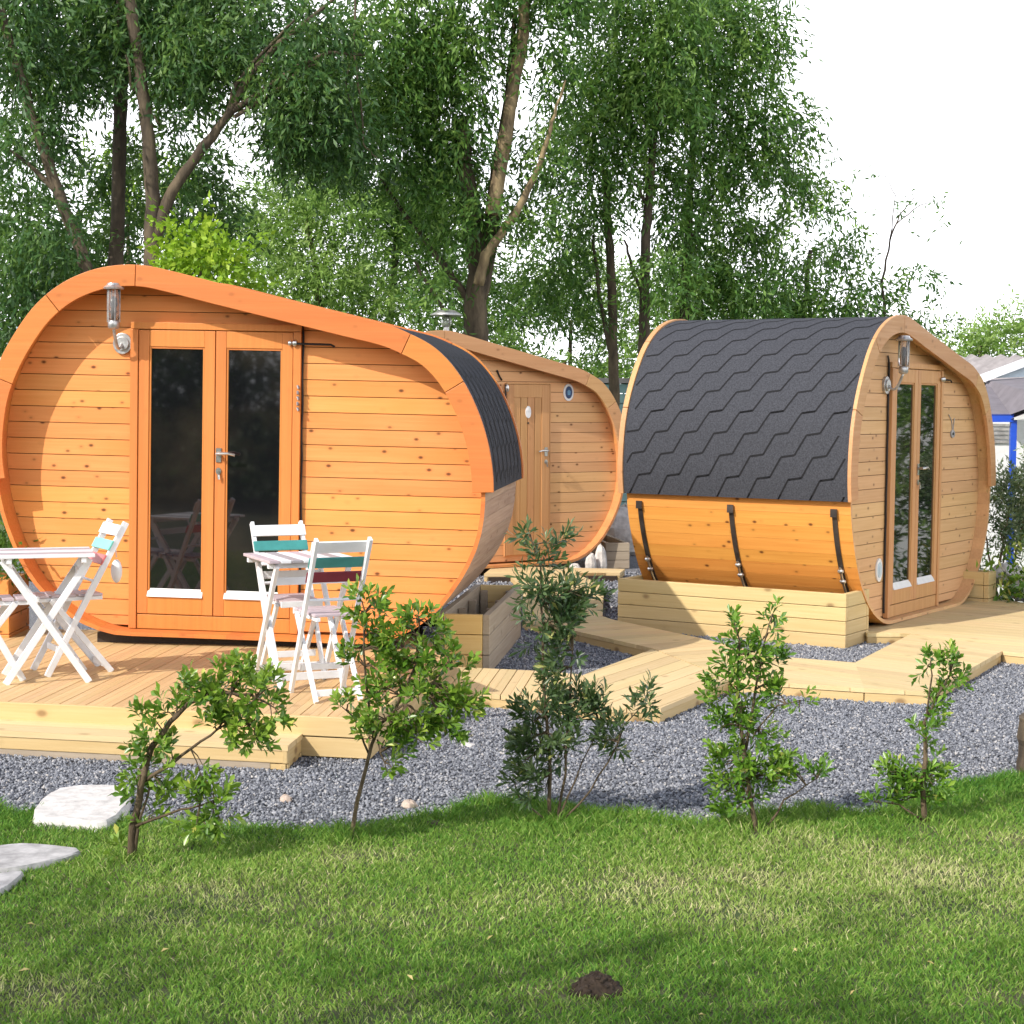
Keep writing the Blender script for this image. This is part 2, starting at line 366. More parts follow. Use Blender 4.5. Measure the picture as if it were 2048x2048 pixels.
# ------------------------------------------------------------------ noise for scattering
def vnoise(x, y, s, seed=0):
    x = np.asarray(x) * s + 100.0; y = np.asarray(y) * s + 100.0
    xi = np.floor(x).astype(np.int64); yi = np.floor(y).astype(np.int64); fx = x - xi; fy = y - yi
    fx = fx * fx * (3 - 2 * fx); fy = fy * fy * (3 - 2 * fy)
    def h(a, b):
        n = (a * 374761393 + b * 668265263 + seed * 1442695) & 0xffffffff
        n = ((n ^ (n >> 13)) * 1274126177) & 0xffffffff
        return ((n ^ (n >> 16)) & 0xffff) / 65535.0
    return (h(xi, yi) * (1 - fx) + h(xi + 1, yi) * fx) * (1 - fy) + (h(xi, yi + 1) * (1 - fx) + h(xi + 1, yi + 1) * fx) * fy
def fbm(x, y, s, seed=0): return 0.55 * vnoise(x, y, s, seed) + 0.3 * vnoise(x, y, s * 2.1, seed + 1) + 0.15 * vnoise(x, y, s * 4.7, seed + 2)
def inside(px, py, poly):
    r = np.zeros(len(px), bool); n = len(poly)
    for i in range(n):
        x1, y1 = poly[i]; x2, y2 = poly[(i + 1) % n]
        c = ((y1 > py) != (y2 > py)) & (px < (x2 - x1) * (py - y1) / (y2 - y1 + 1e-12) + x1); r ^= c
    return r

# ------------------------------------------------------------------ ground
xs = np.concatenate([[-400, -150, -60, -30], np.linspace(-16, 16, 65), [30, 60, 150, 400]]); ys = np.concatenate([[-150, -50, -20], np.linspace(-8, 40, 73), [60, 100, 200, 500]])
gx, gy = np.meshgrid(xs, ys)
def sstep(a, b, v): t = np.clip((v - a) / (b - a), 0, 1); return t * t * (3 - 2 * t)
gz = -0.03 - 0.85 * sstep(4.3, 6.2, gx) * sstep(15.6, 18.5, gy)
V = np.stack([gx.ravel(), gy.ravel(), gz.ravel()], 1); nx = len(xs)
ii, jj = np.meshgrid(np.arange(nx - 1), np.arange(len(ys) - 1)); a = (jj * nx + ii).ravel()
g = np_mesh('ground', V, np.stack([a, a + 1, a + nx + 1, a + nx], 1), M['field'])
tag(g, 'grassy ground around and behind the cabins', 'ground', kind='structure')

EDGE = [(-9, 8.4), (-4.5, 8.1), (-3.2, 7.95), (-2.25, 7.82), (-1.92, 7.60), (-1.40, 7.55), (-1.16, 7.48), (-0.9, 7.44), (-0.64, 7.46), (-0.45, 7.66), (-0.27, 7.80), (-0.12, 8.08), (0.11, 8.04), (0.33, 7.76), (0.52, 7.82), (0.65, 7.70), (0.80, 7.60), (0.975, 7.74), (1.32, 7.88), (1.57, 7.76), (2.06, 8.40), (2.52, 8.68), (3.4, 9.1), (9, 9.6)]
ex = np.array([p[0] for p in EDGE]); ey = np.array([p[1] for p in EDGE])
mb = MB(); mb.add([(p[0], p[1], 0.0) for p in [(-9, 8.0)] + [(x, y - 0.25) for x, y in EDGE] + [(9, 9.3), (6.0, 15.4), (4.6, 15.6), (4.2, 20.5), (-9, 20.5)]], [list(range(len(EDGE) + 6))])
tag(mb.build('gravel_bed', M['gravel_base']), 'blue grey gravel bed between the lawn and the cabins', 'gravel', kind='structure')
mb = MB(); mb.add([(x, y, 0.012) for x, y in EDGE] + [(9, -6, 0.012), (-9, -6, 0.012)], [list(range(len(EDGE) + 2))[::-1]])
tag(mb.build('lawn', M['lawn']), 'short patchy lawn in the foreground', 'lawn', kind='structure')

# ------------------------------------------------------------------ cabins
UP = [(-1.70, 0.97), (-1.718, 1.12), (-1.715, 1.30), (-1.683, 1.52), (-1.612, 1.72), (-1.505, 1.915), (-1.370, 2.095), (-1.205, 2.230), (-1.02, 2.315), (-0.84, 2.353), (-0.666, 2.355), (-0.491, 2.323), (-0.197, 2.255), (0.15, 2.177), (0.648, 2.066), (0.886, 2.013), (1.036, 1.957), (1.185, 1.880), (1.308, 1.765), (1.406, 1.622), (1.488, 1.448), (1.542, 1.278), (1.572, 1.11), (1.580, 0.985)]
LOW = [(1.526, 0.93), (1.518, 0.80), (1.487, 0.645), (1.418, 0.484), (1.335, 0.350), (1.250, 0.240), (1.129, 0.132), (0.985, 0.050), (0.85, 0.010), (0.72, 0.0), (0.35, 0.0), (-0.1, 0.0), (-0.5, 0.0), (-0.78, 0.0), (-0.90, 0.012), (-1.02, 0.050), (-1.14, 0.105), (-1.275, 0.20), (-1.415, 0.352), (-1.525, 0.55), (-1.600, 0.745), (-1.640, 0.91)]
def catmull(pts, n=6, closed=False):
    out = []; N = len(pts)
    for i in range(N if closed else N - 1):
        g = lambda k: pts[k % N] if closed else pts[min(max(k, 0), N - 1)]
        p0, p1, p2, p3 = g(i - 1), g(i), g(i + 1), g(i + 2)
        for k in range(n):
            t = k / n
            out.append(tuple(0.5 * ((2 * p1[j]) + (-p0[j] + p2[j]) * t + (2 * p0[j] - 5 * p1[j] + 4 * p2[j] - p3[j]) * t * t + (-p0[j] + 3 * p1[j] - 3 * p2[j] + p3[j]) * t ** 3) for j in (0, 1)))
    if not closed: out.append(pts[-1])
    return out
def resample(pts, step, closed=False):
    P = pts + [pts[0]] if closed else pts
    L = [0.0]
    for i in range(1, len(P)): L.append(L[-1] + math.dist(P[i], P[i - 1]))
    n = max(2, round(L[-1] / step)); out = []; j = 0
    for k in range(n if closed else n + 1):
        d = L[-1] * k / n
        while j < len(L) - 2 and L[j + 1] < d: j += 1
        t = (d - L[j]) / max(1e-9, L[j + 1] - L[j]); out.append((P[j][0] + (P[j + 1][0] - P[j][0]) * t, P[j][1] + (P[j + 1][1] - P[j][1]) * t))
    return out
def offset(pts, d, closed=False):   # outward (left of the clockwise travel) positive
    n = len(pts); out = []
    for i in range(n):
        a = pts[i - 1] if (closed or i > 0) else pts[i]; b = pts[(i + 1) % n] if (closed or i < n - 1) else pts[i]
        tx, ty = b[0] - a[0], b[1] - a[1]; l = math.hypot(tx, ty) or 1
        out.append((pts[i][0] - ty / l * d, pts[i][1] + tx / l * d))
    return out
UPS = resample(catmull(UP, 8), 0.045)
WALL = resample(catmull(offset(UP, -0.055) + LOW, 6, True), 0.052, True)
INNER = offset(WALL, -0.028, True)
LEN = 1.85; REC = 0.18
def span(poly, w):                  # left and right limits of a closed outline at height w
    xs_ = []
    n = len(poly)
    for i in range(n):
        (x1, y1), (x2, y2) = poly[i], poly[(i + 1) % n]
        if (y1 > w) != (y2 > w): xs_.append(x1 + (x2 - x1) * (w - y1) / (y2 - y1))
    return (min(xs_), max(xs_)) if xs_ else None

def lever(parent, u, w, y, side=1):
    m = MB(); m.slab([(u - 0.017, w - 0.055), (u + 0.017, w - 0.055), (u + 0.017, w + 0.035), (u - 0.017, w + 0.035)], y - 0.008, y)
    m.tube([(u, y - 0.005, w), (u, y - 0.045, w), (u + side * 0.02, y - 0.055, w + 0.002), (u + side * 0.075, y - 0.055, w + 0.004), (u + side * 0.118, y - 0.05, w - 0.006)], [0.011, 0.011, 0.012, 0.010, 0.009], 8)
    h = m.build('handle', M['steel'], parent, smooth=False)
    m = MB(); m.disc((u, w - 0.112), 0.018, y - 0.008, y, 16, 0.022); m.box((u + 0.002, y - 0.018, w - 0.125), (0.006, 0.012, 0.03)); m.tube([(u + 0.004, y - 0.02, w - 0.135), (u + 0.008, y - 0.02, w - 0.165)], 0.008, 6)
    m.build('lock', M['steel'], parent)

def wall_lamp(parent, u, w, reach, side):
    root = MB()
    root.disc((u, w), 0.062, REC - 0.022, REC, 28, 0.068); root.disc((u, w), 0.045, REC - 0.034, REC - 0.022, 24)
    lamp = root.build('wall_lamp', M['galv'], parent, 0.003)
    m = MB(); pts = []
    for k in range(13):
        a = math.pi * k / 12
        pts.append((u, REC - 0.03 - reach * (k / 12), w - 0.005 - 0.07 * math.sin(a) + 0.10 * (k / 12)))
    m.tube(pts, 0.010, 8); m.build('lamp_arm', M['galv'], lamp, smooth=True)
    c = (u, REC - 0.03 - reach, w + 0.10)
    m = MB(); m.lathe(c, [(0.0, -0.018), (0.028, -0.012), (0.036, 0.0), (0.036, 0.03), (0.030, 0.045), (0.0, 0.046)]); m.build('lamp_base', M['galv'], lamp, smooth=True)
    m = MB(); m.lathe(c, [(0.0, 0.047), (0.036, 0.048), (0.038, 0.10), (0.038, 0.235), (0.0, 0.236)]); m.build('lamp_glass', M['lampglass'], lamp, smooth=True)
    m = MB(); m.lathe(c, [(0.0, 0.05), (0.012, 0.05), (0.014, 0.12), (0.020, 0.14), (0.016, 0.18), (0.0, 0.19)]); m.build('bulb', M['white_metal'], lamp, smooth=True)
    m = MB(); m.lathe(c, [(0.062, 0.237), (0.066, 0.247), (0.046, 0.262), (0.040, 0.275), (0.0, 0.280)]); m.lathe(c, [(0.062, 0.237), (0.0, 0.238)])
    for k in range(6):
        a = 2 * math.pi * k / 6; m.bar((c[0] + 0.041 * math.cos(a), c[1] + 0.041 * math.sin(a), c[2] + 0.03), (c[0] + 0.041 * math.cos(a), c[1] + 0.041 * math.sin(a), c[2] + 0.24), 0.004, 0.004)
    m.build('lamp_cap', M['galv'], lamp)

def board_wall(parent, y, mats, pitch=0.1035, name='front_wall', flip=1):
    m = MB(); k = 0; w0 = 0.004
    top = max(p[1] for p in INNER)
    while w0 < top - 0.01:
        w1 = min(w0 + pitch, top - 0.004); a, b = w0 + 0.0022, w1 - 0.0026
        sp = []
        for q in range(6):
            ww = a + (b - a) * q / 5; s = span(INNER, ww)
            if s: sp.append((s, ww))
        if len(sp) > 1:
            poly = [(s[0], ww) for s, ww in sp][::-1] + [(s[1], ww) for s, ww in sp]
            poly = poly if flip > 0 else poly[::-1]
            m.slab(poly, y, y + 0.02)
        w0 = w1
    m.slot = 1
    m.slab([(p[0] * 0.995, p[1] * 0.995 + 0.006) for p in INNER][::-1], y + 0.013, y + 0.03)
    return m.build(name, mats, parent)

def cabin(label, loc, rz, tilt, wallm, trimm, doorm, stavem, edgem):
    c = empty('barrel_cabin', loc, rz, tilt)
    tag(c, label, 'cabin', 'barrel shaped wooden camping cabins')
    # shell of staves
    m = MB(); OUT = resample(WALL, 0.104, True); IN = offset(OUT, -0.026, True); n = len(OUT)
    for i in range(n):
        j = (i + 1) % n; g = 0.0009
        (x1, z1), (x2, z2) = OUT[i], OUT[j]; l = math.dist(OUT[i], OUT[j]); dx, dz = (x2 - x1) / l * g, (z2 - z1) / l * g
        b0 = len(m.f); m.slab([(x1 + dx, z1 + dz), (x2 - dx, z2 - dz), IN[j], IN[i]][::-1], 0.0, LEN)
        for q in (b0, b0 + 1, b0 + 2): m.m[q] = 1          # front edge, rear edge, inner face
    m.build('stave_shell', [stavem, edgem], c)
    fw = board_wall(c, REC, [wallm, M['dark_gap']])
    board_wall(c, LEN - 0.22, [wallm, M['dark_gap']], name='rear_wall')
    # arched fascia boards front and rear
    N = len(UPS) - 1
    for nm, y0, y1 in (('front_trim', -0.030, -0.001), ('rear_trim', LEN + 0.001, LEN + 0.045)):
        m = MB(); BOT = offset(UPS, -0.135)
        seams = [0]; 
        for u_, w_ in ((-1.62, 1.62), (-1.285, 2.17), (-0.70, 2.355), (1.02, 1.965), (1.37, 1.68)):
            seams.append(min(range(N + 1), key=lambda i: math.dist(UPS[i], (u_, w_))))
        seams.append(N); seams = sorted(set(seams))
        for s0, s1 in zip(seams[:-1], seams[1:]):
            def pull(P, i, s):
                q = P[i]; 
                if i == s and 0 < s < N:
                    k = 1 if s == s0 else -1; r_ = P[i + k]; d = math.dist(q, r_); return (q[0] + (r_[0] - q[0]) / d * 0.002, q[1] + (r_[1] - q[1]) / d * 0.002)
                return q
            top = [pull(UPS, i, s0 if i == s0 else s1) for i in range(s0, s1 + 1)]; bot = [pull(BOT, i, s0 if i == s0 else s1) for i in range(s0, s1 + 1)]
            k = len(top)
            vs = [(p[0], y0, p[1]) for p in top] + [(p[0], y0, p[1]) for p in bot] + [(p[0], y1, p[1]) for p in top] + [(p[0], y1, p[1]) for p in bot]
            fs = []
            for i in range(k - 1):
                fs += [(i, k + i, k + i + 1, i + 1), (2 * k + i, 2 * k + i + 1, 3 * k + i + 1, 3 * k + i), (i, i + 1, 2 * k + i + 1, 2 * k + i), (k + i, 3 * k + i, 3 * k + i + 1, k + i + 1)]
            fs += [(0, 2 * k, 3 * k, k), (k - 1, 2 * k - 1, 4 * k - 1, 3 * k - 1)]
            m.add(vs, fs)
        m.build(nm, trimm, c, 0.003)
    # shingle roof: a skin with tab edge shadows laid on as dark strips
    m = MB(); T = offset(UPS, -0.012); B = offset(UPS, -0.052); k = len(T); L0, L1 = 0.002, LEN - 0.002
    vs = [(p[0], L0, p[1]) for p in T] + [(p[0], L1, p[1]) for p in T] + [(p[0], L0, p[1]) for p in B] + [(p[0], L1, p[1]) for p in B]; fs = []
    for i in range(k - 1): fs += [(i, k + i, k + i + 1, i + 1), (2 * k + i, 2 * k + i + 1, 3 * k + i + 1, 3 * k + i), (i, i + 1, 2 * k + i + 1, 2 * k + i), (k + i, 3 * k + i, 3 * k + i + 1, k + i + 1)]
    fs += [(0, 2 * k, 3 * k, k), (k - 1, 2 * k - 1, 4 * k - 1, 3 * k - 1)]; m.add(vs, fs)
    ARC = resample(T, 0.01); A = len(ARC) * 1.0
    def srf(s, a, h):    # s along the length from the front, a arc length from the left eave
        i = max(0, min(len(ARC) - 1.001, a / 0.01)); q = int(i); t = i - q
        x = ARC[q][0] * (1 - t) + ARC[q + 1][0] * t; z = ARC[q][1] * (1 - t) + ARC[q + 1][1] * t
        tx, tz = ARC[q + 1][0] - ARC[q][0], ARC[q + 1][1] - ARC[q][1]; l = math.hypot(tx, tz)
        return (x - tz / l * h, s, z + tx / l * h)
    TOT = len(ARC) * 0.01
    m.slot = 1; rowh = 0.165; tabw = 0.25
    def strip(s0, a0, s1, a1, wd):
        nseg = max(1, int(abs(a1 - a0) / 0.03))
        for q in range(nseg):
            pa = s0 + (s1 - s0) * q / nseg, a0 + (a1 - a0) * q / nseg; pb = s0 + (s1 - s0) * (q + 1) / nseg, a0 + (a1 - a0) * (q + 1) / nseg
            if not (0.012 < pa[0] < LEN - 0.012 and 0.012 < pb[0] < LEN - 0.012): continue
            if pb[1] > TOT - 0.02: continue
            d = math.hypot(pb[0] - pa[0], pb[1] - pa[1]); ns, na = -(pb[1] - pa[1]) / d * wd, (pb[0] - pa[0]) / d * wd
            m.add([srf(pa[0] - ns, pa[1] - na, 0.0025), srf(pb[0] - ns, pb[1] - na, 0.0025), srf(pb[0] + ns, pb[1] + na, 0.0025), srf(pa[0] + ns, pa[1] + na, 0.0025)], [(0, 1, 2, 3), (3, 2, 1, 0)])
    for col in range(-22, 12):
        s = 1.80 - col * tabw; a = 0.0
        while a < TOT - 0.05:
            strip(s, a, s - 0.085, a + rowh - 0.016, 0.0062); s -= 0.085; a += rowh - 0.016
            strip(s, a, s - 0.105, a + 0.016, 0.0072); s -= 0.105; a += 0.016
    for k in range(1, 8):
        sy = LEN * k / 8; a = TOT * 0.66
        while a < TOT - 0.06: strip(sy, a, sy + random.uniform(-.004, .004), a + 0.05, 0.013); a += 0.05
    m.build('shingle_roof', [M['shingle'], M['shingle_line']], c)
    # bearers under the floor
    for y in (0.16, 0.92, 1.66):
        m = MB(); m.box((0, y, -0.045), (2.0, 0.09, 0.086)); m.build('bearer', M['dark_beam'], c)
    return c

def double_door(c, x0, x1, doorm, cable_side):
    w0, w1 = 0.128, 1.955
    f = MB(); y0 = REC - 0.042
    f.slab([(x0 - 0.05, 0.03), (x0, 0.03), (x0, w1 + 0.004), (x0 - 0.05, w1 + 0.004)], y0, REC - 0.001)
    f.slab([(x1, 0.03), (x1 + 0.05, 0.03), (x1 + 0.05, w1 + 0.004), (x1, w1 + 0.004)], y0, REC - 0.001)
    f.slab([(x0 - 0.05, w1 + 0.006), (x1 + 0.05, w1 + 0.006), (x1 + 0.05, w1 + 0.05), (x0 - 0.05, w1 + 0.05)], y0 + 0.006, REC - 0.001)
    f.slab([(x0 + 0.002, 0.03), (x1 - 0.002, 0.03), (x1 - 0.002, w0 - 0.006), (x0 + 0.002, w0 - 0.006)], y0 + 0.01, REC - 0.001)
    f.build('door_frame', doorm, c, 0.003)
    mid = (x0 + x1) / 2
    for side, (a, b) in enumerate(((x0 + 0.004, mid - 0.003), (mid + 0.003, x1 - 0.004))):
        m = MB(); s, t_, bt = 0.068, 0.105, 0.135; yf = REC - 0.034; yb = REC - 0.002
        m.slab([(a, w0), (a + s, w0), (a + s, w1), (a, w1)], yf, yb); m.slab([(b - s, w0), (b, w0), (b, w1), (b - s, w1)], yf, yb)
        m.slab([(a + s, w1 - t_), (b - s, w1 - t_), (b - s, w1), (a + s, w1)], yf + 0.001, yb); m.slab([(a + s, w0), (b - s, w0), (b - s, w0 + bt), (a + s, w0 + bt)], yf + 0.001, yb)
        bd = 0.013; ga, gb, g0, g1 = a + s, b - s, w0 + bt, w1 - t_
        for q in ([(ga, g0), (ga + bd, g0), (ga + bd, g1), (ga, g1)], [(gb - bd, g0), (gb, g0), (gb, g1), (gb - bd, g1)], [(ga + bd, g1 - bd), (gb - bd, g1 - bd), (gb - bd, g1), (ga + bd, g1)]): m.slab(q, yf + 0.007, yb - 0.004)
        leaf = m.build('door_leaf', doorm, c, 0.003)
        m = MB(); m.slab([(ga + 0.002, g0 + 0.002), (gb - 0.002, g0 + 0.002), (gb - 0.002, g1 - 0.002), (ga + 0.002, g1 - 0.002)], yf + 0.016, yf + 0.022); m.build('glass_pane', M['glass'], leaf)
        m = MB(); m.add([(ga, yf - 0.012, g0 - 0.022), (gb, yf - 0.012, g0 - 0.022), (gb, yf + 0.015, g0 + 0.03), (ga, yf + 0.015, g0 + 0.03), (ga, yf + 0.015, g0 - 0.022), (gb, yf + 0.015, g0 - 0.022)], [(0, 1, 2, 3), (0, 4, 5, 1), (0, 3, 4), (1, 5, 2)]); m.build('glazing_sill', M['white_metal'], leaf)
        if side == 1: lever(leaf, a + 0.026, 1.175, yf, 1)
    # door stay hook and cable
    m = MB(); yk = REC - 0.05
    m.tube([(x1 + 0.0, yk, 1.885), (x1 + 0.05, yk - 0.012, 1.885), (x1 + 0.24, yk + 0.02, 1.884), (x1 + 0.265, yk + 0.02, 1.87)], 0.0075, 6); m.build('door_stay', M['black'], c)
    m = MB(); m.ball((x1 + 0.012, yk - 0.004, 1.888), (0.018, 0.014, 0.022), 8, 6); m.ball((x1 - 0.02, yk + 0.0, 1.888), (0.014, 0.012, 0.018), 8, 6); m.build('stay_bracket', M['steel'], c)
    xc = x1 + 0.056 if cable_side > 0 else x0 - 0.058
    m = MB(); m.tube([(xc - 0.03, REC - 0.012, 2.05), (xc - 0.01, REC - 0.012, 2.02), (xc, REC - 0.012, 1.97)] + [(xc + 0.003 * math.sin(k * 1.7), REC - 0.012, 1.97 - k * 0.1) for k in range(1, 20)], 0.0075, 6); m.build('cable', M['black'], c)
    if cable_side > 0:
        m = MB()
        for k in range(5): m.tube([(xc - 0.022, REC - 0.05, 1.62 - 0.035 * k), (xc - 0.012 - 0.006 * (k % 2), REC - 0.06, 1.60 - 0.035 * k)], 0.008, 6)
        m.build('door_chain', M['steel'], c)

cabin_front = cabin('large bright orange barrel cabin on the left, double glass doors behind the bistro sets', (-1.699, 11.362, 0.27), R(-6), 0.016, M['cabin_wall'], M['trim'], M['door'], M['stave_gray'], M['trim'])
double_door(cabin_front, -0.752, 0.262, M['door'], 1); wall_lamp(cabin_front, -0.862, 1.865, 0.165, 1)
REC = 0.12
cabin_mid = cabin('honey coloured barrel cabin in the middle with a plank door, half hidden by another cabin', (-0.083, 18.042, 0.092), R(33.7), 0.0, M['cabin_wall_mid'], M['trim_tan'], M['door_tan'], M['stave'], M['trim_mid'])
REC = 0.10
cabin_right = cabin('barrel cabin on the right showing its black shingle roof above a steel banded hull', (3.335, 14.368, 0.092), R(57.2), 0.007, M['cabin_wall_tan'], M['trim_tan'], M['door_tan'], M['stave'], M['cabin_wall_tan'])  # the last material, tan, puts the lip's shade into its colour
double_door(cabin_right, -0.66, 0.392, M['door_tan'], -1); wall_lamp(cabin_right, -0.765, 1.825, 0.115, 1)
# plank door of the middle cabin
REC = 0.12; MB.X0 = Matrix.Translation((-0.04, 0, 0))
m = MB(); y0 = REC - 0.035; x0, x1, w0, w1 = 0.128, 0.662, 0.108, 1.838
m.slab([(x0 - 0.012, w0 - 0.01), (x0 + 0.002, w0 - 0.01), (x0 + 0.002, w1 + 0.012), (x0 - 0.012, w1 + 0.012)], y0 + 0.008, REC - 0.001); m.slab([(x1 - 0.002, w0 - 0.01), (x1 + 0.012, w0 - 0.01), (x1 + 0.012, w1 + 0.012), (x1 - 0.002, w1 + 0.012)], y0 + 0.008, REC - 0.001)
m.slab([(x0 + 0.004, w1 + 0.003), (x1 - 0.004, w1 + 0.003), (x1 - 0.004, w1 + 0.02), (x0 + 0.004, w1 + 0.02)], y0 + 0.008, REC - 0.001); m.build('door_frame', M['door_tan'], cabin_mid, 0.003)
m = MB(); m.slab([(x0 + 0.006, w0), (x0 + 0.09, w0), (x0 + 0.09, w1), (x0 + 0.006, w1)], y0 + 0.006, REC - 0.002); m.slab([(x1 - 0.10, w0), (x1 - 0.006, w0), (x1 - 0.006, w1), (x1 - 0.10, w1)], y0 + 0.006, REC - 0.002)
m.slab([(x0 + 0.09, w1 - 0.13), (x1 - 0.10, w1 - 0.13), (x1 - 0.10, w1), (x0 + 0.09, w1)], y0 + 0.008, REC - 0.002); m.slab([(x0 + 0.09, w0), (x1 - 0.10, w0), (x1 - 0.10, w0 + 0.14), (x0 + 0.09, w0 + 0.14)], y0 + 0.008, REC - 0.002)
n = 4; pw = (x1 - 0.10 - x0 - 0.09) / n
for k in range(n): m.slab([(x0 + 0.09 + k * pw + 0.003, w0 + 0.14), (x0 + 0.09 + (k + 1) * pw - 0.003, w0 + 0.14), (x0 + 0.09 + (k + 1) * pw - 0.003, w1 - 0.13), (x0 + 0.09 + k * pw + 0.003, w1 - 0.13)], y0 + 0.014, REC - 0.002)
pd = m.build('plank_door', M['door_tan'], cabin_mid, 0.002); lever(pd, 0.612, 1.165, y0 + 0.006, -1)
m = MB(); m.disc((0.393, 1.56), 0.032, y0 + 0.002, y0 + 0.0135, 24, 0.062); m.disc((0.393, 1.585), 0.016, y0 - 0.002, y0 + 0.002, 16, 0.02); m.build('door_plaque', M['white_metal'], pd)
m = MB(); m.disc((0.393, 1.45), 0.008, y0 + 0.0, y0 + 0.0135, 12); m.build('peephole', M['black'], pd)
m = MB(); m.disc((0.905, 1.762), 0.062, REC - 0.014, REC - 0.001, 32, 0.088); rb = m.build('round_badge', M['white_metal'], cabin_mid)
m = MB(); m.disc((0.905, 1.762), 0.043, REC - 0.018, REC - 0.014, 28, 0.064); m.build('badge_centre', plain('badge_blue', (0.02, 0.05, 0.14), 0.4), rb)
m = MB(); m.slab([(0.89, 1.735), (0.92, 1.735), (0.925, 1.775), (0.905, 1.79), (0.885, 1.775)], REC - 0.020, REC - 0.018); m.build('badge_mark', plain('badge_light_blue', (0.12, 0.28, 0.45), 0.4), rb)
m = MB(); m.tube([(0.02, REC - 0.012, 1.98), (0.05, REC - 0.012, 1.92), (0.08, REC - 0.012, 1.88)], 0.009, 6); m.tube([(0.115, REC - 0.03, 1.84), (0.112, REC - 0.03, 1.62)], 0.009, 6); m.build('door_stay', M['black'], cabin_mid)
m = MB(); m.ball((0.125, REC - 0.045, 1.80), (0.02, 0.014, 0.04), 8, 6); m.build('stay_bracket', M['steel'], cabin_mid)
# round badge and sticker on the right cabin
REC = 0.10; MB.X0 = None
m = MB(); m.disc((-0.822, 0.412), 0.062, REC - 0.012, REC - 0.001, 28, 0.09); rb = m.build('oval_badge', M['white_metal'], cabin_right)
m = MB(); m.disc((-0.822, 0.412), 0.040, REC - 0.016, REC - 0.012, 28, 0.06); m.disc((-0.822, 0.412), 0.02, REC - 0.02, REC - 0.016, 20, 0.03); m.build('oval_badge_centre', M['pale_panel'], rb)
m = MB(); m.disc((0.785, 1.44), 0.05, REC - 0.01, REC - 0.001, 24, 0.032); m.tube([(0.785, REC - 0.006, 1.45), (0.75, REC - 0.006, 1.55), (0.68, REC - 0.006, 1.60)], 0.004, 5); m.tube([(0.785, REC - 0.006, 1.45), (0.82, REC - 0.006, 1.57)], 0.004, 5); dr = m.build('hanging_ornament', M['pale_stone'], cabin_right)
m = MB(); m.disc((0.785, 1.44), 0.016, REC - 0.014, REC - 0.01, 14, 0.012); m.build('ornament_centre', M['black'], dr)
# steel bands on the hull of the right cabin
side = [p for p in resample(catmull(LOW, 6), 0.03) if p[0] < -0.95]
band = offset(side, 0.006)
for y in (0.125, 0.955, 1.735):
    m = MB(); n = len(band)
    vs = []; 
    for h in (0.0, 0.006):
        P = offset(side, 0.003 + h)
        for yy in (y - 0.019, y + 0.019): vs += [(p[0], yy, p[1]) for p in P]
    fs = []
    for i in range(n - 1): fs += [(2 * n + i, 2 * n + i + 1, 3 * n + i + 1, 3 * n + i), (i, n + i, n + i + 1, i + 1), (i, i + 1, 2 * n + i + 1, 2 * n + i), (n + i, 3 * n + i, 3 * n + i + 1, n + i + 1)]
    m.add(vs, fs); st = m.build('steel_band', M['band'], cabin_right)
    OB = offset(side, 0.022); m = MB()
    sel = [p for p in OB if 0.06 < p[1] < 0.50]
    m.tube([(p[0], y, p[1]) for p in sel], 0.010, 6)
    for w_ in (0.44, 0.37, 0.24, 0.17):
        p = min(OB, key=lambda q: abs(q[1] - w_)); m.ball((p[0], y, p[1]), (0.018, 0.026, 0.02), 8, 6)
    m.build('turnbuckle', M['steel'], st)
    m = MB(); p = min(OB, key=lambda q: abs(q[1] - 0.93)); m.box((p[0] + 0.008, y, p[1] - 0.02), (0.012, 0.05, 0.06)); m.build('band_clip', M['band'], st)

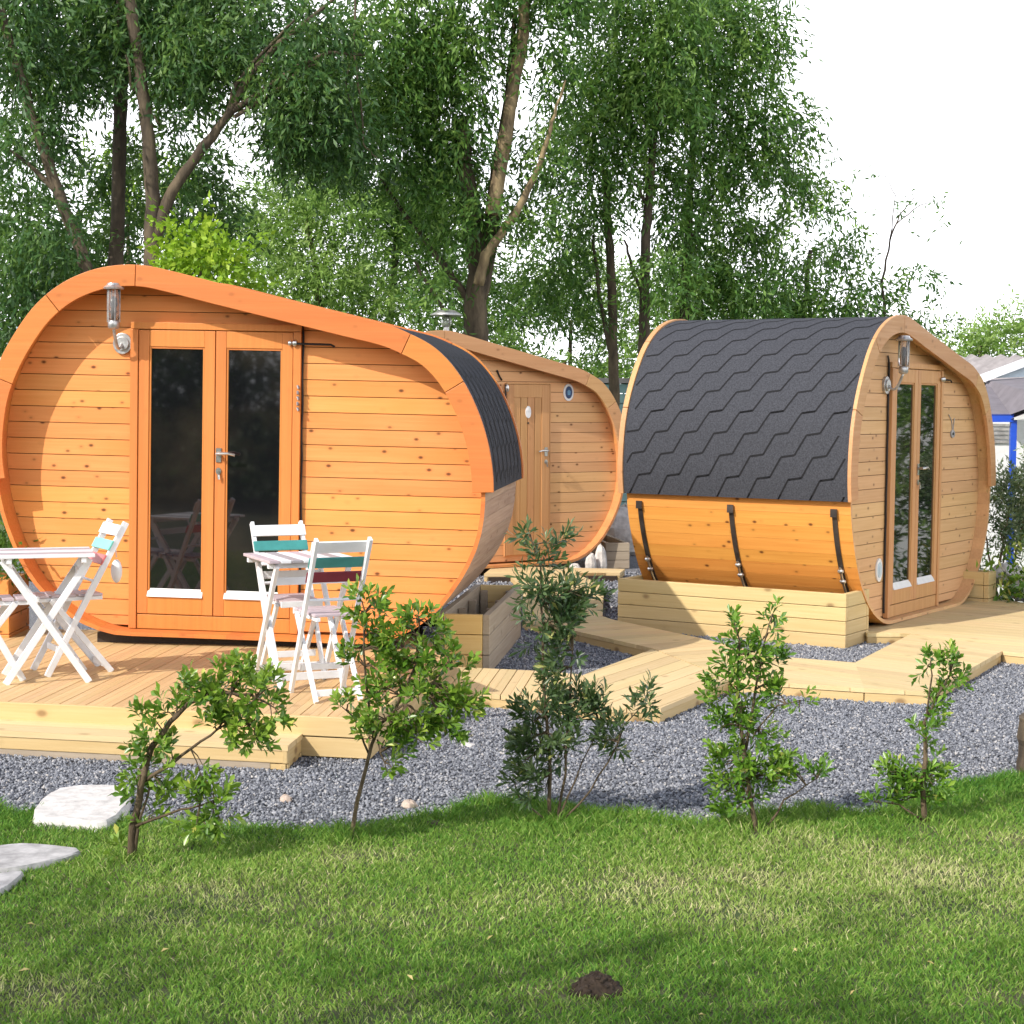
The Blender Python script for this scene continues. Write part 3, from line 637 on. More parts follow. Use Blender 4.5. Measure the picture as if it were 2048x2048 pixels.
# ------------------------------------------------------------------ timber platforms
def clip_half(poly, nx_, ny_, d):   # keep nx*x+ny*y <= d
    out = []
    for i in range(len(poly)):
        a, b = poly[i], poly[(i + 1) % len(poly)]
        da, db = nx_ * a[0] + ny_ * a[1] - d, nx_ * b[0] + ny_ * b[1] - d
        if da <= 0: out.append(a)
        if (da < 0 < db) or (db < 0 < da):
            t = da / (da - db); out.append((a[0] + (b[0] - a[0]) * t, a[1] + (b[1] - a[1]) * t))
    return out
PLATS = []
def ccw(poly):
    A = sum(poly[i][0] * poly[(i + 1) % len(poly)][1] - poly[(i + 1) % len(poly)][0] * poly[i][1] for i in range(len(poly)))
    return poly if A > 0 else poly[::-1]
def platform(name, polys, outline, z, ang, label, bw=0.12, mat=None, skirt=((0.03, 0.078),), grooves=0, gap=0.006, jit=0.0, border=False):
    root = empty(name, (outline[0][0], outline[0][1], 0), 0); ox, oy = outline[0]
    tag(root, label, 'boardwalk' if name == 'boardwalk' else 'deck', kind='structure')
    # planks live in a frame whose x axis runs along the boards
    ca, sa = math.cos(ang), math.sin(ang)
    m = MB()
    for poly in polys:
        q = [((p[0] - ox) * ca + (p[1] - oy) * sa, -(p[0] - ox) * sa + (p[1] - oy) * ca) for p in ccw(poly)]
        lo = min(p[1] for p in q); hi = max(p[1] for p in q); k = math.floor(lo / bw)
        while k * bw < hi:
            a, b = k * bw + gap / 2, (k + 1) * bw - gap / 2
            sub = [(a, b)]
            if grooves:
                g = (b - a) / grooves; sub = [(a + i * g + (0.0008 if i else 0), a + (i + 1) * g - 0.0008) for i in range(grooves)]
            for a2, b2 in sub:
                s = clip_half(clip_half(q, 0, -1, -a2), 0, 1, b2)
                if len(s) > 2: m.prism(s, z - 0.028, z + (random.uniform(-jit, jit)))
            k += 1
    pl = m.build('planking', mat or M['pine_end'], root); pl.rotation_euler = (0, 0, ang)
    for top, h in skirt:
        m = MB(); O = ccw(outline); n = len(O)
        for i in range(n):
            a, b = Vector((*O[i], 0)), Vector((*O[(i + 1) % n], 0)); d = (b - a)
            if d.length < 0.02: continue
            d.normalize(); nn = Vector((-d.y, d.x, 0)); ins = 0.004 if top < 0.06 else 0.012
            if border: ins -= 0.031
            mid = (a + b) / 2 + nn * (0.014 + ins); L = (b - a).length
            m2 = MB(); m2.box((0, 0, 0), (L + (0.02 if border else -0.007), 0.026, h))
            o = m2.build('fascia', M['pine'], root, 0.003); o.location = (mid.x - ox, mid.y - oy, z - top - h / 2 - 0.0005 * i); o.rotation_euler = (0, 0, math.atan2(d.y, d.x))
    m = MB(); m.prism([(p[0] - ox + (sum(q[0] for q in outline) / len(outline) - p[0]) * 0.06, p[1] - oy + (sum(q[1] for q in outline) / len(outline) - p[1]) * 0.06) for p in ccw(outline)], 0.004, z - 0.032)
    m.build('substructure', M['pine_gray'] if name == 'timber_step' else M['dark_beam'], root)
    PLATS.append(outline)
    return root
deck_poly = [(-4.2, 9.69), (-0.717, 8.921), (-0.44, 11.05), (-0.60, 11.98), (-4.2, 12.3)]
platform('deck', [deck_poly], deck_poly, 0.22, R(84.3), 'tan grooved timber deck in front of the large orange cabin, carrying the bistro sets', 0.145, M['deck'], ((0.001, 0.098), (0.106, 0.098)), 3, border=True)
step_poly = [(-4.2, 9.35), (-1.083, 8.662), (-1.047, 8.985), (-4.2, 9.68)]
platform('timber_step', [step_poly], step_poly, 0.13, R(-12.3), 'low pale timber step running along the front edge of the deck', 0.175, M['pine_end'], ((0.029, 0.062), (0.095, 0.03)), border=False)
Z = 0.09
P = lambda *a: [un(x, y, Z) for x, y in a]
w1p = P((898, 1333), (1088, 1342), (1163, 1349), (1209, 1415), (1088, 1399), (848, 1374))
platform('boardwalk', [w1p], w1p, Z, R(84), 'short strip of grooved boards joining the deck to the diamond shaped landing', 0.112, M['pine_end'], grooves=2)
w2p = P((1165, 1350), (1305, 1298), (1459, 1358), (1322, 1416), (1211, 1415))
platform('boardwalk', [w2p], w2p, Z, R(62), 'bright diamond shaped boardwalk landing in the centre behind the narrow dark shrub', 0.145)
w4a = P((1047, 1238), (1205, 1232), (1222, 1238), (1396, 1275), (1307, 1297), (1156, 1263)); w4b = P((1307, 1297), (1396, 1275), (1544, 1311), (1461, 1357))
w4 = P((1047, 1238), (1205, 1232), (1222, 1238), (1396, 1275), (1544, 1311), (1461, 1357), (1307, 1297), (1156, 1263))
platform('boardwalk', [w4a, w4b], w4, Z, R(28), 'diagonal boardwalk running along the front of the long planter', 0.145)
w5 = P((988, 1131), (1250, 1137), (1240, 1145), (1146, 1144), (1208, 1170), (1205, 1231), (1047, 1237), (1046, 1167), (1019, 1147), (968, 1147))
w5a = P((988, 1131), (1250, 1137), (1240, 1145), (1146, 1144), (1019, 1147), (968, 1147)); w5b = P((1019, 1147), (1146, 1144), (1208, 1170), (1046, 1167)); w5c = P((1046, 1167), (1208, 1170), (1205, 1231), (1047, 1237))
platform('boardwalk', [w5a, w5b, w5c], w5, Z - 0.004, R(5), 'far boardwalk leading to the door of the middle cabin', 0.145)
w6 = P((1461, 1358), (1544, 1312), (1710, 1325), (1823, 1267), (2004, 1302), (1859, 1383), (1728, 1376))
w6a = P((1461, 1358), (1544, 1312), (1710, 1325), (1728, 1376)); w6b = P((1710, 1325), (1823, 1267), (2004, 1302), (1859, 1383), (1728, 1376))
platform('boardwalk', [w6a, w6b], w6, Z, R(-45), 'boardwalk on the right leading up to the deck of the shingled cabin', 0.145)
dr_ = [un(1734, 1266, Z), un(1823, 1266, Z), un(2006, 1302, Z), (3.9, 11.9), (5.6, 13.4), (4.25, 15.45), (3.9, 15.9), (2.62, 13.75)]
platform('deck', [dr_], dr_, Z - 0.001, R(-33), 'pale timber deck in front of the doors of the right hand shingled cabin', 0.145, M['pine_end'])

# ------------------------------------------------------------------ planters
def planter(label, corner, ang, L, D, H, bh=0.112, mats=None, soil=True, posts=True):
    root = empty('planter_box', (corner[0], corner[1], 0), ang); tag(root, label, 'planter', 'timber planter boxes beside the cabins')
    mats = mats or [M['pine']] * 4; t = 0.045; n = max(2, round(H / bh)); h = H / n
    def panel(cx, cy, length, rot, mat):
        m = MB()
        for k in range(n): m.box((0, 0, h * (k + 0.5) + 0.003), (length, t, h - 0.004))
        o = m.build('side_panel', mat, root, 0.004); o.location = (cx, cy, 0); o.rotation_euler = (0, 0, rot)
    panel(L / 2, t / 2, L, 0, mats[0]); panel(L / 2, D - t / 2, L, 0, mats[2])
    panel(L - t / 2 - 0.001, D / 2, D - 2 * t - 0.004, math.pi / 2, mats[1]); panel(t / 2 + 0.001, D / 2, D - 2 * t - 0.004, math.pi / 2, mats[3])
    if posts:
        for x in (t + 0.035, L * 0.35, L * 0.62, L - t - 0.035):
            for y in (t + 0.035, D - t - 0.035):
                m = MB(); m.box((0, 0, H * 0.46), (0.05, 0.05, H * 0.9)); o = m.build('inner_post', M['pine_gray'], root, 0.003); o.location = (x, y, 0)
    if soil:
        m = MB(); m.box((L / 2, D / 2, H * 0.22), (L - 2 * t - 0.01, D - 2 * t - 0.01, H * 0.42)); m.build('soil', M['soil'], root)
    return root
# long side first: corner, direction of the length, then depth to its left
planter('open timber planter beside the right flank of the large orange cabin', (-0.142, 11.66), math.atan2(0.994, 0.115), 1.86, 0.35, 0.40, 0.13, mats=[M['pine_gray'], M['pine'], M['pine_gray'], M['pine_front_lit']])  # shade greyed into the flank panels, warm bounce light into the front panel
planter('long pale planter under the shingled flank of the right cabin', (0.83, 13.99), math.atan2(-1.022, 1.592), 1.894, 0.45, 0.405, 0.102)
planter('small grey green planter block behind, between the middle cabin and the right cabin', (0.985, 18.86), R(8), 0.26, 1.1, 0.275, 0.09, mats=[M['pine_gray']] * 4, posts=False)
planter('planter beyond the right cabin, only its end post showing at the edge of the deck', (4.07, 15.28), R(57.2), 0.20, 1.7, 0.34, mats=[M['pine']] * 4, posts=False)
planter('planter at the left edge beside the left flank of the orange cabin', (-4.15, 11.75), 0, 0.85, 0.5, 0.60, 0.12, mats=[M['cabin_wall']] * 4)

# ------------------------------------------------------------------ bistro furniture (faces -y at rotation 0)
def bistro_chair(label, loc, rz, slats):
    c = empty('folding_chair', loc, rz); tag(c, label, 'chair', 'white folding bistro chairs on the deck')
    W = 0.146
    for s in (-1, 1):
        m = MB(); m.bar((s * W, 0.285, 0.865), (s * W, -0.185, 0.0), 0.020, 0.036, (0, 1, 0.5)); m.build('long_leg', M['white_paint'], c, 0.003)
        m = MB(); m.bar((s * (W - 0.024), -0.15, 0.435), (s * (W - 0.024), 0.20, 0.0), 0.020, 0.034, (0, 1, 0.5)); m.build('short_leg', M['white_paint'], c, 0.003)
    def yb(z): return 0.285 - (0.865 - z) * (0.47 / 0.865)
    tl = math.atan2(0.47, 0.865)
    for z, h, mt in ((0.82, 0.068, slats[0]), (0.735, 0.062, slats[1]), (0.655, 0.062, slats[2])):
        m = MB(); m.box((0, 0, 0), (2 * W + 0.03, 0.012, h)); o = m.build('back_slat', M[mt], c, 0.003); o.location = (0, yb(z) - 0.024, z); o.rotation_euler = (-tl, 0, 0)
    m = MB(); m.tube([(-W, yb(0.53), 0.53), (W, yb(0.53), 0.53)], 0.009, 6); m.build('back_rail', M['white_paint'], c)
    m = MB()
    for k in range(5): m.box((0, -0.19 + k * 0.078, 0.452), (2 * W - 0.06, 0.062, 0.014))
    seat = m.build('seat', M['pink_paint'], c, 0.002)
    for s in (-1, 1):
        m = MB(); m.box((s * (W - 0.05), -0.035, 0.432), (0.022, 0.38, 0.022)); m.build('seat_rail', M['white_paint'], seat, 0.002)
    m = MB(); m.box((0, -0.222, 0.44), (2 * W - 0.05, 0.014, 0.034)); m.build('seat_front', M['white_paint'], seat, 0.002)
    for y, z in ((0.165, 0.045), (-0.105, 0.145)):
        m = MB(); m.box((0, y, z), (2 * W - 0.06, 0.012, 0.036)); m.build('stretcher', M['white_paint'], c, 0.002)
    return c
def bistro_table(label, loc, rz, tops):
    t = empty('folding_table', loc, rz); tag(t, label, 'table', 'white folding bistro tables on the deck')
    top = MB()
    for k in range(8):
        top.slot = k % len(tops); top.box((0, -0.224 + k * 0.064, 0.712), (0.52, 0.058, 0.016))
    tt = top.build('tabletop', [M[x] for x in tops], t, 0.002)
    for s in (-1, 1):
        m = MB(); m.box((s * 0.20, 0, 0.688), (0.028, 0.49, 0.03)); m.build('top_rail', M['white_paint'], tt, 0.002)
    for s in (-1, 1):
        y = s * 0.205
        m = MB(); m.bar((-0.235, y, 0.69), (0.225, y, 0.0), 0.022, 0.038, (1, 0, 0.5)); m.build('leg', M['white_paint'], t, 0.003)
        y = s * 0.178
        m = MB(); m.bar((0.235, y, 0.69), (-0.225, y, 0.0), 0.022, 0.038, (1, 0, 0.5)); m.build('leg', M['white_paint'], t, 0.003)
    for x, z, hl in ((0.175, 0.075, 0.20), (-0.175, 0.075, 0.172), (0.18, 0.60, 0.172), (-0.18, 0.60, 0.20)):
        m = MB(); m.box((x, 0, z), (0.012, 2 * hl, 0.042)); m.build('stretcher', M['white_paint'], t, 0.002)
    return t
DZ = 0.222
# right set: the near chair turns its back to the camera
fx, fy = -0.40, 0.916
def rz_face(dx, dy): return math.atan2(dy, dx) + math.pi / 2
bistro_chair('nearest white folding chair, seen from behind with teal and maroon back slats', (-0.985, 9.56, DZ), rz_face(fx, fy), ('white_paint', 'teal', 'maroon'))
bistro_chair('white folding chair with teal slat facing the camera, behind the right hand table', (-1.262, 10.22, DZ), rz_face(-fx, -fy), ('white_paint', 'teal', 'white_paint'))
bistro_table('small white slatted table between two chairs in front of the glass doors', (-1.17, 9.93, DZ), R(114), ['white_paint', 'grey_paint', 'white_paint', 'pink_paint'])
# left set
bistro_chair('white folding chair with pale red and pale teal slats, right of the left table', (-2.55, 10.36, DZ), rz_face(-0.86, -0.5), ('white_paint', 'teal_light', 'red'))
bistro_chair('white folding chair at the left edge, tucked under the left hand table', (-2.96, 10.08, DZ), rz_face(0.93, 0.36), ('white_paint', 'teal', 'red'))
bistro_table('white slatted table with crossed legs at the left edge of the deck', (-2.63, 10.10, DZ), R(17), ['white_paint', 'pink_paint', 'grey_paint', 'white_paint'])
m = MB(); m.ball((0, 0, 0), (0.034, 0.026, 0.07), 10, 8); m.tube([(0, 0, 0.08), (-0.01, 0.0, 0.19)], 0.004, 5)
pad = m.build('cloth_pad', M['white_paint'], smooth=True); pad.location = at(233, 1142, 10.5); tag(pad, 'small white pad hanging behind the red and teal slatted chair', 'pad')

# ------------------------------------------------------------------ foliage
def norm(a): return a / np.maximum(np.linalg.norm(a, axis=1, keepdims=True), 1e-9)
def leaves(name, base, d, L, W, tint, mat, parent, fold=True, up=None):
    n = len(base); d = norm(d)
    r = rng.normal(size=(n, 3)) if up is None else up + 0.45 * rng.normal(size=(n, 3))
    s = norm(np.cross(d, r)); nn = np.cross(s, d)
    L = L[:, None]; W = W[:, None]
    tip = base + d * L - nn * L * 0.08
    if fold:
        m1 = base + d * L * 0.66 + s * W / 2 + nn * W * 0.16; m2 = base + d * L * 0.66 - s * W / 2 + nn * W * 0.16; mid = base + d * L * 0.6
        V = np.stack([base, m1, tip, mid, m2], 1).reshape(-1, 3); b = np.arange(n) * 5
        Fc = np.concatenate([np.stack([b, b + 1, b + 2, b + 3], 1), np.stack([b, b + 3, b + 2, b + 4], 1)]); T = np.repeat(tint, 5)
    else:
        m1 = base + d * L * 0.45 + s * W / 2; m2 = base + d * L * 0.45 - s * W / 2
        V = np.stack([base, m1, tip, m2], 1).reshape(-1, 3); b = np.arange(n) * 4
        Fc = np.stack([b, b + 1, b + 2, b + 3], 1); T = np.repeat(tint, 4)
    return np_mesh(name, V, Fc, mat, parent, T)

def crown(parent, blobs, Y, mat, dens=1.0, droop=0.8, ls=1.0, holes=(), ydep=1.0, K=15, name='crown', wl=0.24, bias=0.0, back=0.0, world=False):
    """blobs: survey positions of foliage masses (x, y, radius across, radius up); built as hanging leafy sprays"""
    Bs, Ds, Ls, Ws, Ts = [], [], [], [], []
    pos = []; out = []; tn = []
    hc = [np.array(at(h[0], h[1], Y)) for h in holes]; hr = [h[2] * Y / F for h in holes]
    for bl in blobs:
        if world: c = np.array(bl[:3]); rx, rz = bl[3], bl[4]
        else: c = np.array(at(bl[0], bl[1], Y)); rx, rz = bl[2] * Y / F, bl[3] * Y / F
        ry = ydep * (rx + rz) / 2
        c = c + (c - np.array([0, 0, HC])) * (back / Y) if back else c
        c[1] += rng.uniform(-0.5, 0.5) * ydep
        n = max(4, int(dens * 190 * rx * rz / 0.45))
        u = norm(rng.normal(size=(n, 3))); r = rng.random(n)[:, None] ** 0.45
        r = r * (1 + 0.22 * rng.normal(size=(n, 1)) * (rng.random((n, 1)) < 0.35))
        p = c + u * r * np.array([rx, ry, rz])
        k = np.ones(n, bool)
        for h, q in zip(hc, hr): k &= (np.hypot(p[:, 0] - h[0], p[:, 2] - 0.17 * droop * ls - h[2]) > q * 1.0 + 0.06 + 0.14 * rng.random(n))
        p, u = p[k], u[k]
        lit = -(u @ np.array([SUN.x, SUN.y, SUN.z]))  # sunward sprays get a lighter tint, sunlight put into the leaf colour
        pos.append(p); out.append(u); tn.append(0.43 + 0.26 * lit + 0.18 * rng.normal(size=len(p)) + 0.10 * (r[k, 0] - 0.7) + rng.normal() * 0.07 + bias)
    p = np.concatenate(pos); u = np.concatenate(out); tn = np.concatenate(tn); n = len(p)
    sd = norm(u * np.array([0.55, 0.55, 0.25]) + rng.normal(size=(n, 3)) * 0.4 + np.array([0, 0, -droop]))
    sl_ = (0.30 + 0.35 * rng.random(n)) * ls
    t = (np.arange(K) + 0.5) / K
    base = p[:, None, :] + sd[:, None, :] * (sl_[:, None] * t[None, :])[:, :, None] + rng.normal(size=(n, K, 3)) * 0.035 * ls
    base[:, :, 2] -= 0.10 * (t[None, :] ** 2) * droop
    d = sd[:, None, :] * 0.7 + rng.normal(size=(n, K, 3)) * 0.55 + np.array([0, 0, -0.25 * droop])
    N = n * K
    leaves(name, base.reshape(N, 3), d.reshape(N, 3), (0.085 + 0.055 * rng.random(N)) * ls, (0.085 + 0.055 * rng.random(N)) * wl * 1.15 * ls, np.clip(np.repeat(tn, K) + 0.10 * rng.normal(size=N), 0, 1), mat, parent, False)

def limb(m, pts, Y, r0, r1, ground=False, dy=0.0):
    q = [at(x, y, Y) for x, y in pts]
    if ground: q = [Vector((q[0].x + 0.02, Y, -0.05))] + q
    P = []
    for i in range(len(q) - 1):
        for k in range(4): P.append(q[i].lerp(q[i + 1], k / 4))
    P.append(q[-1]); n = len(P)
    P = [p + Vector((random.uniform(-1, 1) * 0.012, dy * i / n + random.uniform(-1, 1) * 0.012, 0)) for i, p in enumerate(P)]
    rr = [(r0 + (r1 - r0) * i / (n - 1)) * (1 + random.uniform(-0.07, 0.07)) for i in range(n)]
    m.tube(P, rr, 9)
def tree(label, Y, trunks, blobs, mat, barkm, group=None, pale=(), name='tree', **kw):
    root = empty(name, (0, 0, 0)); tag(root, label, 'tree' if name != 'shrub' and name != 'bush' else 'shrub', group)
    root.location = (0, 0, 0)
    m = MB()
    for t in trunks: limb(m, t[0], Y, t[1], t[2], t[3] if len(t) > 3 else False, t[4] if len(t) > 4 else 0.0)
    if trunks:
        m.build('trunk', barkm, root, smooth=True)
    for t in pale:
        m = MB(); limb(m, t[0], Y - 0.4, t[1], t[2], False, t[4] if len(t) > 4 else 0); m.build('limb', M['bark_pale'], root, smooth=True)
    crown(root, blobs, Y, mat, **kw)
    return root
G = 'tall trees rising behind the cabins'
SKYH = [(212, 210, 40), (300, 195, 24), (450, 185, 16), (470, 245, 24), (505, 325, 34), (165, 215, 22), (485, 285, 26), (20, 235, 10), (700, 385, 12), (650, 370, 10), (60, 340, 8), (335, 300, 9), (560, 60, 8)]
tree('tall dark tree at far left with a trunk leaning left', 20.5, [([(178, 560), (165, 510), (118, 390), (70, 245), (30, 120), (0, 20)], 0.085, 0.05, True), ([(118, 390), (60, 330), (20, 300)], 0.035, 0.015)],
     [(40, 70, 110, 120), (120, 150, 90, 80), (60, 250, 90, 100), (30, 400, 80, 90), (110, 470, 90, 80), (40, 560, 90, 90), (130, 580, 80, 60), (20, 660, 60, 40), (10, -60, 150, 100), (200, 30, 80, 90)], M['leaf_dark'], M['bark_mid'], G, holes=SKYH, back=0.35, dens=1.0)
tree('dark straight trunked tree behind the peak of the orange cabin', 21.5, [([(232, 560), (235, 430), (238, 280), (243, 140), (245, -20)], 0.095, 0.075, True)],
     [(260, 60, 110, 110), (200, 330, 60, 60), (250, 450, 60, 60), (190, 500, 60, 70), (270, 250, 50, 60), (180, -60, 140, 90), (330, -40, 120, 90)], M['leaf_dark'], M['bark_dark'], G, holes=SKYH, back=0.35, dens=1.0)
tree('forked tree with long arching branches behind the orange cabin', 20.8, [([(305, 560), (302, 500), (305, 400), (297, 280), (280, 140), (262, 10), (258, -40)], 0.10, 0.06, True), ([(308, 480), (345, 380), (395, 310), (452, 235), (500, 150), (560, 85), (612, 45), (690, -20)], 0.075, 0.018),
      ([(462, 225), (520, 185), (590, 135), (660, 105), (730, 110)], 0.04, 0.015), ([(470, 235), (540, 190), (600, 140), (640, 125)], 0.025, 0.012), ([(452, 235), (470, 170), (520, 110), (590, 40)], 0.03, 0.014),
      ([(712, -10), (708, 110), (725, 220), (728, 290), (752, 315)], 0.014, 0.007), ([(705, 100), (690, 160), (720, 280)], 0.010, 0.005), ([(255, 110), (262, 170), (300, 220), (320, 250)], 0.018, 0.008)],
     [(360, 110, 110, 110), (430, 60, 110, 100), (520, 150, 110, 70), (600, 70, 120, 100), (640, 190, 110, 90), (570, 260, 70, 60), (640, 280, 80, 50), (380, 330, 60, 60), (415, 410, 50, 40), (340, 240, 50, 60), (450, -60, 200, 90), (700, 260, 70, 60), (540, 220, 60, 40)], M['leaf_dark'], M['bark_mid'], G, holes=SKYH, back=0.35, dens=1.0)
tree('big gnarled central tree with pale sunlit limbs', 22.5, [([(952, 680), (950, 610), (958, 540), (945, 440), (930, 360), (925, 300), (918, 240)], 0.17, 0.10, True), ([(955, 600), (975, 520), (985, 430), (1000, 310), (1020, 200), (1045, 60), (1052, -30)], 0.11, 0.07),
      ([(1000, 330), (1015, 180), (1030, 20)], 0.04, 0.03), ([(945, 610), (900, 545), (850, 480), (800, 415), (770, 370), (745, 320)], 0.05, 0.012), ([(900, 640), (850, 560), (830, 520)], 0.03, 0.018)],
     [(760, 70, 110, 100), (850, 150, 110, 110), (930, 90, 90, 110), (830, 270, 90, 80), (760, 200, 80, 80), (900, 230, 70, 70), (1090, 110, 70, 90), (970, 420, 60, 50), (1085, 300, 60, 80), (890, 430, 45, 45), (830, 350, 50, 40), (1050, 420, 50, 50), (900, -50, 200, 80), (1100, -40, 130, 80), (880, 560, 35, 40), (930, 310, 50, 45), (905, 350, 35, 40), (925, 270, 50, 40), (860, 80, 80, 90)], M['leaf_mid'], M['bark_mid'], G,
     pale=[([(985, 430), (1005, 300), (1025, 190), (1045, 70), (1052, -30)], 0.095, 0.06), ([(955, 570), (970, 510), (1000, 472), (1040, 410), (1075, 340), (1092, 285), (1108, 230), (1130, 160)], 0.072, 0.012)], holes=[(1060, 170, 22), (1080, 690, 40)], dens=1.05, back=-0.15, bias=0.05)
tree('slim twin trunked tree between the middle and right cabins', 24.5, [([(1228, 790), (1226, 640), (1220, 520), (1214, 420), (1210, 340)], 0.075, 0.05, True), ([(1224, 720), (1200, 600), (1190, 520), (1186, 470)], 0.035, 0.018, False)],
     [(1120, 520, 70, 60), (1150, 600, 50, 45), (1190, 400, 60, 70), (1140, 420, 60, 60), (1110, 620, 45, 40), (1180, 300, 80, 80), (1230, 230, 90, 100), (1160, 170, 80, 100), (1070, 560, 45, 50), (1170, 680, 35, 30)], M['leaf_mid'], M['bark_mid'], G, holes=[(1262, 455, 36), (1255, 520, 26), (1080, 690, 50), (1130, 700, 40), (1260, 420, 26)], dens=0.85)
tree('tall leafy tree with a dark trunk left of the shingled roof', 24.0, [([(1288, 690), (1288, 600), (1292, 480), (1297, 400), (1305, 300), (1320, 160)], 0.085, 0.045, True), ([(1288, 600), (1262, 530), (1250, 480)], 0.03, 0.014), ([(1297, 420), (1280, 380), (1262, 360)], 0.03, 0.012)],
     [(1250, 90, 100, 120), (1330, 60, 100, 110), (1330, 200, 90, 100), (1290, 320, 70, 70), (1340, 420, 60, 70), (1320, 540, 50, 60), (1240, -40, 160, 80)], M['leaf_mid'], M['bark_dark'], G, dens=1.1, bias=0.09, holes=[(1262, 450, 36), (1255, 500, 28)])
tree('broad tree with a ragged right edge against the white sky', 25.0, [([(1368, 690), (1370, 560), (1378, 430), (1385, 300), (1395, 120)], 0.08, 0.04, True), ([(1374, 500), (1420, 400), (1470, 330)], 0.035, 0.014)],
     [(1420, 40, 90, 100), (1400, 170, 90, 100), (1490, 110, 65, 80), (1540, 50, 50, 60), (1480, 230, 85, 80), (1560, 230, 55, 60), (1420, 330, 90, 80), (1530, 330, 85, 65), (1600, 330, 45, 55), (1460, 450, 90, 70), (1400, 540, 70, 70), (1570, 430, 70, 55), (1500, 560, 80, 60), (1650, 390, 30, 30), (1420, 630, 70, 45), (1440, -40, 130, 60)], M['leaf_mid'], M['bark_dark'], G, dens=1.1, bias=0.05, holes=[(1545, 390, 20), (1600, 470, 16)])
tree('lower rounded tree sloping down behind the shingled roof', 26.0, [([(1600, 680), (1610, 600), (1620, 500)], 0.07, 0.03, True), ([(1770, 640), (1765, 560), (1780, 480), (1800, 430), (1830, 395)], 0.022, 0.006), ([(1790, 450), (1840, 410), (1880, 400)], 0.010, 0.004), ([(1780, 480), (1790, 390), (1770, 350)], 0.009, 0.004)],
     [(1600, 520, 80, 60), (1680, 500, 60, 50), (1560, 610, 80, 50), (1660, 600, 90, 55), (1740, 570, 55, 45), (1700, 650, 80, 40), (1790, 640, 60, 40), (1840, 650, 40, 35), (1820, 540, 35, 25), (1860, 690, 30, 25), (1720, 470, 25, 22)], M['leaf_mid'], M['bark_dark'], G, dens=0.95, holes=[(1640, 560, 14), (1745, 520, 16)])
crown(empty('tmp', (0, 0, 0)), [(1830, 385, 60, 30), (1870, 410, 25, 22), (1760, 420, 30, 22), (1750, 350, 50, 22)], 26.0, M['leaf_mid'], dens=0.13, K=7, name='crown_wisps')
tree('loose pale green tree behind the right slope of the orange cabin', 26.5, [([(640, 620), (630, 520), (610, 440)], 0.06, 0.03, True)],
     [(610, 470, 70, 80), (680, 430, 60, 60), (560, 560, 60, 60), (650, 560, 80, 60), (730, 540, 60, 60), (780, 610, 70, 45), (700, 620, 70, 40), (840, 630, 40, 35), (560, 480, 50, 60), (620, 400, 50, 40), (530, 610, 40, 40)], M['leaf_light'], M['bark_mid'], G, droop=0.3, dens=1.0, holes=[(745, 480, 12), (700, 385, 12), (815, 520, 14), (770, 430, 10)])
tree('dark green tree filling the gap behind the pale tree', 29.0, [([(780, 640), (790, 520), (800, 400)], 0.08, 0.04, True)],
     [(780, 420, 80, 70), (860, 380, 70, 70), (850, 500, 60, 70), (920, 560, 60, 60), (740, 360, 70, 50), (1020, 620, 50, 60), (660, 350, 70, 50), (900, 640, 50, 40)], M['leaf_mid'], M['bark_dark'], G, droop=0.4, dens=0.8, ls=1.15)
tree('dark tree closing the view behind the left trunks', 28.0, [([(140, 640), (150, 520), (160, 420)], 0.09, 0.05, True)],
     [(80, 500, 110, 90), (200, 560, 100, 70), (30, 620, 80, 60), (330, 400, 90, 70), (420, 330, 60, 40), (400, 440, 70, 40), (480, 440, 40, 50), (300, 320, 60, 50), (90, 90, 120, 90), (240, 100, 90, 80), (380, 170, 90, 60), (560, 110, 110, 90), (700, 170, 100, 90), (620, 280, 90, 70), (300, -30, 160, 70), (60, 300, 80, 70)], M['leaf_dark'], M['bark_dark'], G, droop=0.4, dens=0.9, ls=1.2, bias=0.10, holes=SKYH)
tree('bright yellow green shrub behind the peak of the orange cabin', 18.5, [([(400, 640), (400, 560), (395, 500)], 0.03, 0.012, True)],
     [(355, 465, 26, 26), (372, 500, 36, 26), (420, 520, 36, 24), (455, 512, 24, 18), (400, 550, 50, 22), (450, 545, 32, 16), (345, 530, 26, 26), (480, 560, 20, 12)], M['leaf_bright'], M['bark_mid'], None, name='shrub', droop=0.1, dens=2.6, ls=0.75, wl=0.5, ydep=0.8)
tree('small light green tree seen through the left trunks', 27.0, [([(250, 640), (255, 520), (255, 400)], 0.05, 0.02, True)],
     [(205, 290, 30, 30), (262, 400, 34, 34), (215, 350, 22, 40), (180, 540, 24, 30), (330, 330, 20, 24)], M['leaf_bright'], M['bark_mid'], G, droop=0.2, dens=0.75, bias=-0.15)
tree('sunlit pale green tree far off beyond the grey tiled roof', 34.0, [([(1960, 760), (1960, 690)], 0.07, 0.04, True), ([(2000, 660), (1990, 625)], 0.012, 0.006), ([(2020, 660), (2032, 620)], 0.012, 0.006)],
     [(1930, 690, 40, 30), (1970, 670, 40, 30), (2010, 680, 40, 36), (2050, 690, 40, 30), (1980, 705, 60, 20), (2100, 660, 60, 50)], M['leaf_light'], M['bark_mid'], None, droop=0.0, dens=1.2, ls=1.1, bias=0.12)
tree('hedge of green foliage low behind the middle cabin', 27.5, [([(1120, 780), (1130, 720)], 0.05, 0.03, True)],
     [(1010, 690, 36, 18), (1060, 720, 40, 20), (1130, 735, 40, 26), (1180, 745, 30, 30), (1255, 720, 30, 50), (1210, 780, 30, 30)], M['leaf_mid'], M['bark_mid'], None, name='bush', droop=0.2, dens=1.3, bias=0.15)

